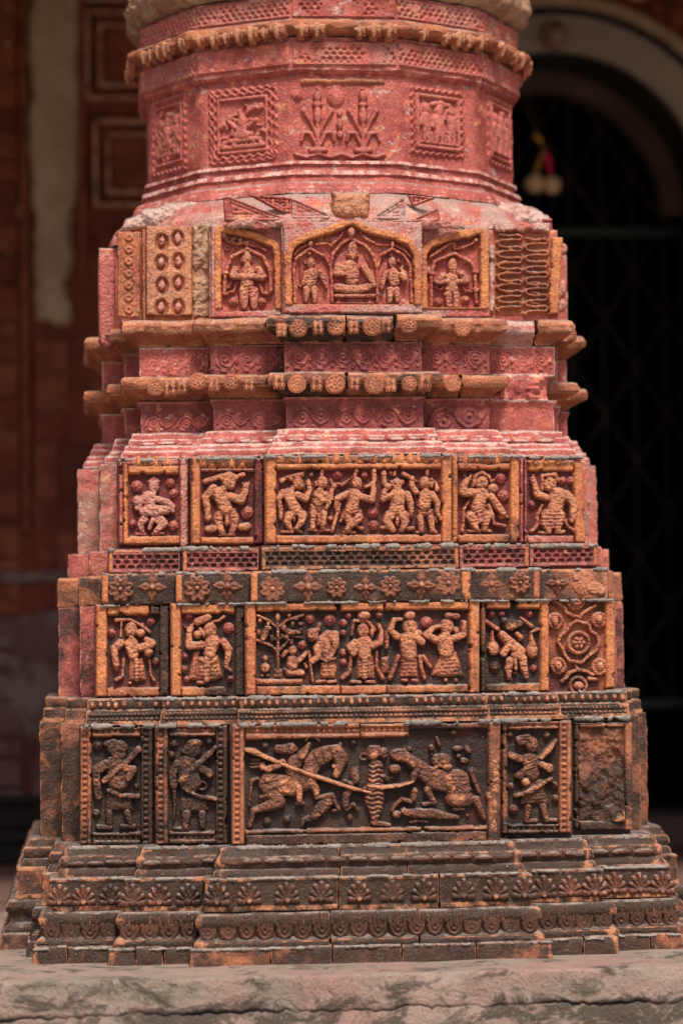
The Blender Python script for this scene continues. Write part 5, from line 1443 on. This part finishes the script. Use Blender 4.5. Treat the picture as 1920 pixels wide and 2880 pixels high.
child(relief('eroded_carving', None, fplane('t5', 'cr', REC), (1622, 2044, 1754, 2314), eroded, M('lower', .62), 2.3, 1.4, wear0=12, wear1=24), 't5', 'cr')

# ---------- niches of the arched tier
def niche(t, b, rect, hole, mat, rim, rimmat, orient=0):
    x0, y0, x1, y1 = rect
    def fn(U, V):
        du = (fb2(U / 16, V / 16, 5) - .5) * 4; dv = (fb2(U / 16 + 4, V / 16, 8) - .5) * 4
        ins, dist = poly_sdf(hole, U + du, V + dv)
        e = np.minimum(np.minimum(U + du - x0, x1 - U - du), np.minimum(V + dv - y0, y1 - V - dv))
        H = 15 - 3 * np.exp(-np.clip(e, 0, 99) / 2) - 8 * np.clip(fb2(U / 30, V / 30, 12) - .62, 0, 1)
        return np.where(ins | (e < 0) | (dist < 1.5), 0, H)
    def fr(U, V):
        du = (fb2(U / 16, V / 16, 5) - .5) * 4; dv = (fb2(U / 16 + 4, V / 16, 8) - .5) * 4
        ins, dist = poly_sdf(hole, U + du, V + dv)
        e = np.minimum(np.minimum(U - x0, x1 - U), np.minimum(V - y0, y1 - V))
        H = 19.5 - 3 * np.exp(-dist / 2.0) - 3 * np.exp(-(rim - dist) / 2.0)
        return np.where(~ins & (dist < rim) & (dist > .5) & (e > -2) & (V < y1 - 24), H, 0)
    child(relief('niche_plate', None, fplane(t, b, REC), (x0 - 3, y0 - 3, x1 + 3, y1 + 3), fn, mat, 2.4, 1.0, wear0=12, wear1=20), t, b)
    xs = [p[0] for p in hole]; ys = [p[1] for p in hole]
    child(relief('arch_rim', None, fplane(t, b, REC), (min(xs) - rim - 4, min(ys) - rim - 4, max(xs) + rim + 4, y1), fr, rimmat, 2.4, 1.1, wear0=14, wear1=22), t, b)
def sc_(org, pts): return [(org[0] + x * org[2], org[1] + y * org[2]) for x, y in pts]
oAc = (785, 600, 420 / 1568); oAl = (320, 600, 480 / 1568); oAr = (1180, 600, 440 / 1568)
NP = M('plaster', .04); OR_ = M('orange', .03); AM = M('niche', .03)
niche('A', 'c', (795, 624, 1186, 884), sc_(oAc, [(135, 955), (130, 480), (170, 365), (300, 295), (560, 215), (740, 140), (760, 140), (900, 225), (1150, 280), (1320, 340), (1392, 450), (1400, 955)]), NP, 24, OR_)
niche('A', 'ml', (592, 632, 792, 896), sc_(oAl, [(992, 905), (990, 190), (1100, 208), (1280, 250), (1440, 320), (1462, 400), (1470, 885)]), NP, 24, OR_)
niche('A', 'mr', (1182, 634, 1374, 896), sc_(oAr, [(75, 945), (70, 425), (120, 355), (300, 290), (520, 248), (585, 232), (592, 560), (592, 945)]), NP, 26, OR_)
figs('A', 'c', oAc, [
 ('niche_arch', 't 160,935,17 150,600,17 172,480,17 310,382,19 325,378,19 480,462,17 540,582,17 552,935,17; e 325,325,26,38; t 325,290,10; t 290,338,13 200,372,13 160,440,12; b 215,520 215,700 9'),
 ('niche_arch', 't 540,562,17 560,432,17 640,332,17 745,267,19 900,342,17 985,452,17 1020,582,17 1026,935,17; e+2 750,205,40,52; t 748,150,14; t 560,320,15 640,250,15 660,200,12; o 515,262,22,9; o 425,285,20,9; t 380,330,12 500,318,12 545,345,14; t 850,210,12 900,270,15 990,310,15; o 1000,275,22,9; t 1010,330,12 1150,340,12; b 600,400 570,500 9; b 900,420 960,560 9; b 650,370 600,440 9'),
 ('niche_arch', 't 1030,562,17 1060,442,17 1180,377,19 1310,452,17 1370,562,17 1386,935,17; e 1185,330,24,38; t 1185,290,10; t 1220,350,13 1300,385,13 1370,460,13; o 1100,292,20,9; b 1060,500 1150,440 1250,470 1290,560 9'),
 ('seated_figure', 'e 765,402,52,108; e 765,445,46,56; t 742,592,92 762,692,78; t 622,572,52 742,552,64; t+3 612,562,44 590,632,38 662,642,30; t+3 882,572,40 952,682,38 990,772,24; t 602,782,48 702,802,48 862,802,43; t 922,782,48 802,812,38; e 715,440,14,30; e 820,440,14,30; z 765,360,55,70,90,24,1.4; g 690,700,6 840,690,6'),
 ('throne', 't+2 590,872,21 992,872,21; y 598,890 642,890 658,957 594,957; y 930,890 972,890 988,957 920,957; t 590,945,10 990,945,10'),
 ('standing_figure', 'e 325,522,46,62; t 310,432,23; t 335,580,26 342,642,72 322,722,62; t+3 422,622,30 462,702,26 492,802,15; t+3 272,632,26 250,742,22; t 282,802,42 276,922,27; t 362,802,42 370,922,27; e 268,520,14,24; z 320,720,70,60,80,28,1.4; t 200,760,10 250,780,9'),
 ('standing_figure', 'e 1177,522,44,62; t 1170,445,14; t 1180,580,26 1182,642,68 1202,722,58; t+3 1112,632,30 1086,712,26 1070,792,20; t+3 1262,652,28 1312,692,30 1272,592,18 1290,560,12; t 1162,812,42 1156,922,26; t 1222,812,40 1236,922,26; e 1245,500,16,24; z 1200,720,70,60,80,28,1.4'),
], AM)
figs('A', 'ml', oAl, [
 ('niche_arch', 't 1012,742,19 1022,542,19 1082,402,19 1220,332,21 1370,402,19 1432,542,19 1440,722,19; e 1222,285,22,34; t 1000,200,24 1050,262,16 1130,286,16 1200,275,14; t 1250,300,14 1340,310,14 1390,350,14; o 1040,320,22,10; o 1115,325,18,9; e 1090,240,24,22; e 1155,248,22,20; t 1000,550,22 1035,550,20; t 1005,690,14 1060,680,14 1080,620,12; t 1005,745,18 1040,745,18'),
 ('standing_figure', 'e 1217,422,48,58; t 1220,372,27; t 1222,480,30 1222,542,78; t+4 1112,522,34 1088,582,32 1200,587,28; t+4 1322,522,34 1372,592,30 1240,587,28; t 1222,652,68; t 1192,722,52 1196,862,31; t 1282,722,48 1286,862,31; t 1120,640,12 1100,720,14 1050,730,10; t 1340,650,12 1360,730,14 1420,750,10; z 1222,660,80,60,80,30,1.4; e 1170,435,12,26; e 1262,435,12,26'),
], AM)
bosses('A', 'ml', oAl, [(1097, 812, 47), (1362, 812, 40)], AM)
figs('A', 'mr', oAr, [
 ('niche_arch', 't 108,935,17 110,602,17 150,482,18 340,407,21 500,492,18 545,582,17 562,905,17; e 340,330,22,48; t 100,440,15 230,350,15 320,300,13; t 360,360,13 500,320,14 560,270,20; b 110,390 300,295 12; b 150,420 300,350 12; b 380,300 520,262 12; b 400,370 540,340 13; t 90,600,20 125,600,20; t 535,590,20 575,590,20; t 540,770,22 575,770,22'),
 ('standing_figure', 'e 320,542,47,92; t 320,600,30 312,642,68; t+4 222,632,34 164,692,31 282,692,24; t+4 412,612,34 462,682,31 362,692,24; e 315,722,62,42; t 312,762,68; t 276,822,42 290,932,29; t 356,822,40 350,932,29; t 150,740,13 200,770,13 235,740,11; t 420,740,12 450,780,13 520,790,11; z 320,530,50,80,90,26,1.6; g 318,800,6 320,930,6'),
], AM)
bosses('A', 'mr', oAr, [(180, 892, 47), (456, 872, 47)], AM)
# bud panel, crumbled joint and carved strip at the left corner
buds = [(440, 262), (585, 232), (435, 452), (590, 442), (440, 662), (590, 642), (435, 862), (590, 862)]
def budplate(U, V):
    e = np.minimum(np.minimum(U - 409, 541 - U), np.minimum(V - 636, 890 - V))
    H = np.where(e > 0, 15 - 3 * np.exp(-np.clip(e, 0, 99) / 2), 0)
    for (x, y) in buds:
        cx, cy = 320 + x * .3061, 600 + y * .3061
        q = ((U - cx) / 19) ** 2 + ((V - cy - 3) / 25) ** 2
        H = np.where((q < 1) & (e > 0), 15 - 11 * np.sqrt(np.clip(1 - q, 0, 1)), H)
    return H
child(relief('bud_panel', None, fplane('A', 'cl', REC), (406, 632, 544, 893), budplate, M('brick', .06), 2.3, .9, wear0=8, wear1=17), 'A', 'cl')
for (x, y) in buds:
    figs('A', 'cl', oAl, [('lotus_bud', 'e %g,%g,34,48; t+4 %g,%g,9; t %g,%g,18 %g,%g,12' % (x, y + 6, x + 4, y + 12, x, y - 20, x + 6, y - 50))], M('rosy', .08))
def crumble(U, V):
    e = np.minimum(np.minimum(U - 543, 594 - U), np.minimum(V - 628, 890 - V)) + (fb2(U / 14, V / 14, 3) - .5) * 10
    H = 14 * fb2(U / 20, V / 26, 6) + 6 * (fb2(U / 7, V / 7, 2) - .5) - 14 * np.exp(-((U - 562) ** 2 / 200 + (V - 768) ** 2 / 120)) - 10 * np.exp(-((U - 578) ** 2 / 90 + (V - 665) ** 2 / 600))
    return np.where(e > 0, np.maximum(H, .5), 0)
child(relief('crumbled_joint', None, fplane('A', 'cl', REC), (540, 622, 598, 895), crumble, M('tan', .22), 2.2, 1.4), 'A', 'cl')
def strip(U, V):
    e = np.minimum(np.minimum(U - 331, 392 - U), np.minimum(V - 652, 892 - V)) + (fb2(U / 14, V / 14, 3) - .5) * 3
    H = 8 + 0 * U
    ph = ((V - 652) / 34.0) % 1.0 - .5
    q = ((U - 362) / 17) ** 2 + (ph * 2.2) ** 2
    H = np.where(q < 1, 8 + 6 * np.sin(q * 6.0), H)
    H = np.where(np.abs(np.abs(U - 362) - 21) < 3, 3, H)
    return np.where(e > 0, H, 0)
pl = Plane((0, -(.30), 0), (-.25, -1, 0))
o = relief('carved_strip', None, front(.44), (328, 648, 396, 896), strip, M('brick', .12), 2.3, .9)
child(o, 'A', 'cl')
o = fig('round_pilaster', None, front(.30), (0, 0, 1), 't 300,735,24 300,850,23 301,958,22', M('plaque', .22), rough=1.0, capk=1.8)
child(o, 'A', 'Lc')
# wavy panel at the right corner
wv = ''
for cx, x0, x1 in ((0, 770, 1020), (1, 1045, 1280)):
    y = 215 + 40 * cx
    pts = []
    k = 0
    while y < 1000:
        xa, xb = (x0, x1) if k % 2 == 0 else (x1, x0)
        pts += ['%g,%g,13' % (xa + (xb - xa) * .10, y), '%g,%g,13' % (xa + (xb - xa) * .45, y + 16 - 22 * (k % 2)), '%g,%g,13' % (xa + (xb - xa) * .85, y + 4), '%g,%g,13' % (xb, y + 26), '%g,%g,13' % (xb - (xb - xa) * .06, y + 46)]
        y += 56 + 8 * sin(k * 2.1); k += 1
    wv += 't ' + ' '.join(pts) + ';'
    for j in range(7):
        wv += 't %g,%g,10 %g,%g,8;' % (x0 + 60 + 20 * (j % 2), 275 + 104 * j, x0 + 150, 285 + 104 * j)
def wavy(U, V):
    e = np.minimum(np.minimum(U - 1386, 1543 - U), np.minimum(V - 646, 886 - V)) + (fb2(U / 14, V / 14, 3) - .5) * 4
    return carve(wv, oAr, U, V, np.where(e > 0, 1.0, 0))
child(relief('wavy_carving', None, fplane('A', 'cr', REC), (1382, 642, 1546, 890), wavy, M('brick', .04), 2.1, .9), 'A', 'cr')
rect_bar('A', 'cr', 1543, 668, 1574, 886, M('orange', .02), 15, name='edge_bar', tilt=.06)
rect_bar('A', 'cr', 1372, 690, 1390, 880, M('plaster', .05), 12, name='edge_bar')
rect_bar('A', 'cr', 1386, 626, 1545, 652, M('plaster', .03), 15, name='plaster_cap', rag=7)
# fragments on the shoulder
SP = front(.478)
def tri(name, pts, mat, h=9):
    xs = [p[0] for p in pts]; ys = [p[1] for p in pts]
    def fn(U, V):
        ins, dist = poly_sdf(pts, U, V)
        H = np.where(dist < 6, h + 4, h - 2 + 3 * np.cos(dist * .55) + 1.5 * np.cos(U * .5))
        return np.where(ins, H, 0)
    o = relief(name, pillar, SP, (min(xs) - 2, min(ys) - 2, max(xs) + 2, max(ys) + 2), fn, mat, 2.2, .8, base=6)
    return o
tri('carved_fragment', [(628, 556), (640, 552), (800, 614), (796, 622), (632, 622)], M('rosy', .06))
tri('carved_fragment', [(818, 556), (926, 604), (926, 616), (820, 616)], M('plaster', .05))
tri('carved_fragment', [(1044, 612), (1136, 552), (1140, 618), (1044, 618)], M('plaster', .05))
tri('carved_fragment', [(1160, 616), (1232, 584), (1238, 624), (1160, 626)], M('rosy', .06))
tri('carved_fragment', [(700, 548), (820, 556), (818, 600), (790, 596)], M('pink', .03), 5)
tri('carved_fragment', [(1146, 548), (1225, 556), (1160, 580)], M('pink', .03), 5)
def lump(x0, y0, x1, y1, h, sd):
    def fn(U, V):
        e = np.minimum(np.minimum(U - x0, x1 - U), np.minimum(V - y0, y1 - V)) + (fb2(U / 16, V / 16, sd) - .5) * 10
        return np.where(e > 0, h * (1 - np.exp(-e / 6)) + 12 * (fb2(U / 18, V / 18, sd + 1) - .5), 0)
    return fn
relief('broken_brick', pillar, SP, (928, 534, 1042, 622), lump(932, 540, 1038, 616, 30, 3), M('brick', .04), 2.3, 1.6, base=2)
relief('broken_brick', pillar, Plane((0, -.44, 0), (.35, -1, 0)), (1262, 556, 1330, 632), lump(1268, 562, 1322, 626, 16, 8), M('tan', .3), 2.3, 1.8, base=2)
def poly_lump(pts, h, sd, rag=12):
    def fn(U, V):
        du = (fb2(U / 22, V / 22, sd) - .5) * rag * 2; dv = (fb2(U / 22 + 5, V / 22, sd + 2) - .5) * rag
        ins, dist = poly_sdf(pts, U + du, V + dv)
        return np.where(ins, np.maximum(h * (1 - np.exp(-dist / 9)) + 18 * (fb2(U / 24, V / 24, sd + 1) - .5) + 6 * (fb2(U / 8, V / 8, sd + 3) - .5), .5), 0)
    xs = [p[0] for p in pts]; ys = [p[1] for p in pts]
    return (min(xs) - 16, min(ys) - 16, max(xs) + 16, max(ys) + 16), fn
bb, fn = poly_lump([(1300, 566), (1390, 560), (1470, 574), (1520, 596), (1550, 628), (1560, 660), (1480, 650), (1300, 640)], 34, 12)
relief('plaster_lump', pillar, Plane((0, -.40, 0), (.4, -1, 0)), bb, fn, M('plaster', .06), 2.4, 1.8, base=2)
bb, fn = poly_lump([(322, 662), (348, 626), (404, 590), (480, 570), (560, 562), (632, 572), (640, 640), (560, 634), (470, 640), (410, 648)], 30, 21)
relief('plaster_lump', pillar, Plane((0, -.40, 0), (-.3, -1, 0)), bb, fn, M('plaster', .05), 2.4, 1.8, base=2)
bb, fn = poly_lump([(640, 600), (800, 606), (1140, 606), (1300, 612), (1300, 640), (640, 640)], 8, 31)
relief('plaster_lump', pillar, front(.485), bb, fn, M('plaster', .03), 2.4, 1.2, base=1)
br = relief('pierced_bracket', pillar, front(.36), (1522, 612, 1554, 652), lambda U, V: np.where((np.minimum(np.minimum(U - 1524, 1552 - U), np.minimum(V - 615, 650 - V)) > 0) & (((np.abs(U - 1533) - 0) ** 2 + (V - 626) ** 2 > 12) & ((U - 1545) ** 2 + (V - 627) ** 2 > 12)), 12, 0), M('pink', .05), 2.0, .8)
for (x, y, rx, ry) in ((1580, 700, 14, 16), (1579, 812, 12, 24), (1580, 858, 11, 18)):
    child(fig('knob', None, front(.28), (0, 0, 1), 'e %g,%g,%g,%g; e %g,%g,%g,%g' % (x, y, rx, ry, x - 10, y + 4, rx, ry), M('rosy', .10), rough=1.6), 'A', 'Rm')

# ---------- drum carving
def local(name, k, ap, px, py, ops, mat, scale=1.0, hs=.7):
    return stamp(name + str(k) + str(px), name, pillar, facet(k, ap), px, py, scale, ops, mat, hs=hs, rough=.7)
def sprig(x, yb, h):
    return ('t %g,%g,5 %g,%g,6 %g,%g,5; e %g,%g,12,26; e %g,%g,14,9; e %g,%g,11,18; t %g,%g,3; ' % (x, yb, x, yb - h * .4, x, yb - h * .7, x, yb - h * .55, x, yb - h * .72, x, yb - h * .84, x, yb - h * .97) +
            't %g,%g,4 %g,%g,6 %g,%g,5 %g,%g,4;' % (x - 4, yb - 6, x - 20, yb - 48, x - 40, yb - 50, x - 46, yb - 26) + 't %g,%g,4 %g,%g,6 %g,%g,5 %g,%g,4;' % (x + 4, yb - 6, x + 20, yb - 48, x + 40, yb - 50, x + 46, yb - 26) +
            't %g,%g,4 %g,%g,5 %g,%g,8;' % (x - 3, yb - 40, x - 20, yb - 80, x - 38, yb - 112) + 't %g,%g,4 %g,%g,5 %g,%g,8;' % (x + 3, yb - 40, x + 20, yb - 80, x + 38, yb - 112) +
            'e %g,%g,10,6,30; e %g,%g,10,6,-30; t %g,%g,8 %g,%g,8;' % (x - 26, yb - 92, x + 26, yb - 92, x - 18, yb, x + 18, yb))
ops = sprig(-66, 84, 180) + sprig(62, 84, 180) + 'f -14,-66,25; f -122,-72,15; t -130,96,5 -100,104,5 -66,94,5 -30,104,5 0,94,5 30,104,5 62,94,5 95,104,5 120,96,5; e -4,10,8,18; e -4,-20,6,10; e -4,40,9,12'
local('plant_relief', 0, DA, 958, 340, ops, M('plaque', .03), 1.0, 1.05)
rect = 't %g,%g,4 %g,%g,4 %g,%g,4 %g,%g,4 %g,%g,4;'
def rect_op(w, h, r): return 't %g,%g,%g %g,%g,%g %g,%g,%g %g,%g,%g %g,%g,%g;' % (-w, -h, r, w, -h, r, w, h, r, -w, h, r, -w, -h, r)
def zig(w, h, p, r=3.5):
    s = ''
    n = int(2 * w / p)
    for sy in (-h, h):
        s += 't ' + ' '.join('%g,%g,%g' % (-w + 2 * w * i / n, sy + (5 if i % 2 else -5), r) for i in range(n + 1)) + ';'
    n = int(2 * h / p)
    for sx in (-w, w):
        s += 't ' + ' '.join('%g,%g,%g' % (sx + (5 if i % 2 else -5), -h + 2 * h * i / n, r) for i in range(n + 1)) + ';'
    return s
trio = ('e -50,-44,14,18; t -50,-12,20 -48,20,16; t -56,30,9 -58,66,7; t -42,30,9 -40,66,7; t -66,-14,7 -74,16,6; e 4,-40,17,20; t 2,-8,24 6,24,20; t -4,34,11 -10,66,8; t 14,34,11 12,68,8; t 24,-14,8 34,-44,7; t -18,-12,8 -24,16,7;'
        'e 52,-42,15,18; t 52,-10,21 54,22,17; t 46,32,9 44,66,7; t 62,32,9 62,66,7; t 36,-12,7 30,-34,6; t 70,-10,7 74,20,6; t -80,70,5 80,70,5; t 10,-66,10 30,-62,8')
dense2 = 't+1 20,-58,8 44,-62,7; t -24,-58,7 -6,-64,8; t -76,-50,6 -70,-20,6; t 76,-48,6 72,-22,6; t -26,40,7 -28,62,6; t 30,44,7 30,64,6; t -6,8,9 18,30,9; t 20,10,8 30,30,7;'
local('figure_plaque', 1, DA, 1228, 345, rect_op(84, 84, 7) + zig(102, 104, 13) + dense2 + trio, M('plaque', .05), .86, .9)
def dense(w, h, n, seed):
    rnd = random.Random(seed); q = []
    for _ in range(n):
        x, y = rnd.uniform(-w, w), rnd.uniform(-h, h); a = rnd.uniform(0, pi); L = rnd.uniform(4, 16); r = rnd.uniform(3.5, 7.5)
        q.append('t+%d %g,%g,%g %g,%g,%g' % (rnd.randint(0, 4), x, y, r, x + L * cos(a), y + L * sin(a), r * .8))
    return ';'.join(q) + ';'
clut = 'e+3 0,30,34,14; t+2 -44,46,8 44,46,8; e+5 0,-10,15,19; t+4 -2,12,19; t+4 -24,4,8 -44,-14,7 -30,-30,6; t+4 24,4,8 44,-12,7; t -70,66,7 70,66,7;' + dense(68, 62, 46, 3)
local('figure_plaque', -1, DA, 684, 352, rect_op(82, 82, 5) + dense(112, 8, 0, 1) + zig(110, 110, 13) + zig(97, 97, 14, 4) + clut, M('plaque', .05), .92, .8)
local('figure_plaque', -2, DA, 478, 380, rect_op(80, 96, 5) + zig(100, 122, 13) + clut + dense(64, 84, 40, 8) + trio, M('plaque', .05), .84, .8)
local('figure_plaque', 2, DA, 1402, 375, rect_op(80, 88, 6) + zig(100, 108, 16) + trio, M('plaque', .05), .84, .8)
def pierced(k, ap, yc, h_px, mat, seed, keep=1.0, x0=-1.0, x1=1.0):
    """a facet's plate drilled with rows of little star holes"""
    pl = facet(k, ap); a = 2 * pi * k / 12
    hw = ap * math.tan(pi / 12) - .003
    z0 = dz(yc); pm = PXM
    W = hw / pm; Hh = h_px / 2.0
    nx, ny = int(2 * W / 2.3), int(2 * Hh / 2.3)
    U, V = np.meshgrid(np.linspace(-W, W, nx + 1), np.linspace(-Hh, Hh, ny + 1))
    row = np.floor((V + Hh) / 14.5)
    ph = (U / 21.0 + .5 * (row % 2)) % 1 - .5
    q = (ph * 2 / .62) ** 2 + (((V + Hh) / 14.5 - row - .5) * 2 / .78) ** 2
    worn = fb2(U / 40 + seed, V / 30, seed)
    hole = (q < 1) & (np.abs(V) < Hh - 8) & (worn < .35 + .4 * keep) & (U > x0 * W) & (U < x1 * W)
    H = np.where(hole, -4.0, 5.0) + (fb2(U / 9, V / 9, seed + 2) - .5) * 3
    H = blur(H)
    edge = (np.abs(V) > Hh - .5) | (np.abs(U) > W - .5)
    H = np.where(edge, -2, H)
    ca, sa = cos(a), sin(a)
    X = ca * U * pm; Y = sa * U * pm
    n = pl.n
    pts = np.stack([X + n[0] * H * pm, Y + n[1] * H * pm, -V * pm], -1)
    used, f = grid_faces(np.ones((ny, nx), bool))
    c = np.array([n[0] * ap, n[1] * ap, z0])
    link('pierced_plate', mesh_from(pts.reshape(-1, 3), f, np.clip(H / 6, 0, 1).ravel() * .15), mat, pillar, c)
for k in range(-3, 4):
    pierced(k, DA + .0145, 154, 70, M('holed', .05) if k not in (-1,) else M('pink', .02), 20 + k, .8 if k in (1, 2, 3) else .45 if k in (0, -2, -3) else -.8)
    pierced(k, DA + .0125, 24, 60, M('holed', .05) if k not in (0,) else M('pink', .02), 40 + k, .8 if k != 0 else .1)
# drips under the ring and the upright slab of plaster on the middle face
for k in range(-3, 4):
    pl = facet(k, DA + .030)
    for j in (-.85, -.55, -.28, 0, .28, .55, .85):
        if random.random() < .28: continue
        a = 2 * pi * k / 12
        tt = j * (DA * math.tan(pi / 12))
        p = np.array([pl.p0[0] + cos(a) * tt, pl.p0[1] + sin(a) * tt, dz(100)])
        x, y = proj(p)
        stamp('ringdrip', 'drip', pillar, pl, x, y, random.uniform(.9, 1.3), 't 0,-14,9 0,0,8 0,12,5; t 14,-12,7 14,2,5; e -12,-8,9,8', M('brick', .02), hs=1.2)
relief('patch_slab', pillar, facet(0, DA), (836, 214, 1088, 242), lump(842, 220, 1082, 238, 12, 5), M('brick', .02), 2.4, 1.2)
relief('chipped_brick', pillar, facet(0, DA), (918, 444, 1000, 474), lump(926, 450, 992, 468, 7, 9), M('brick', .02), 2.4, 1.6)
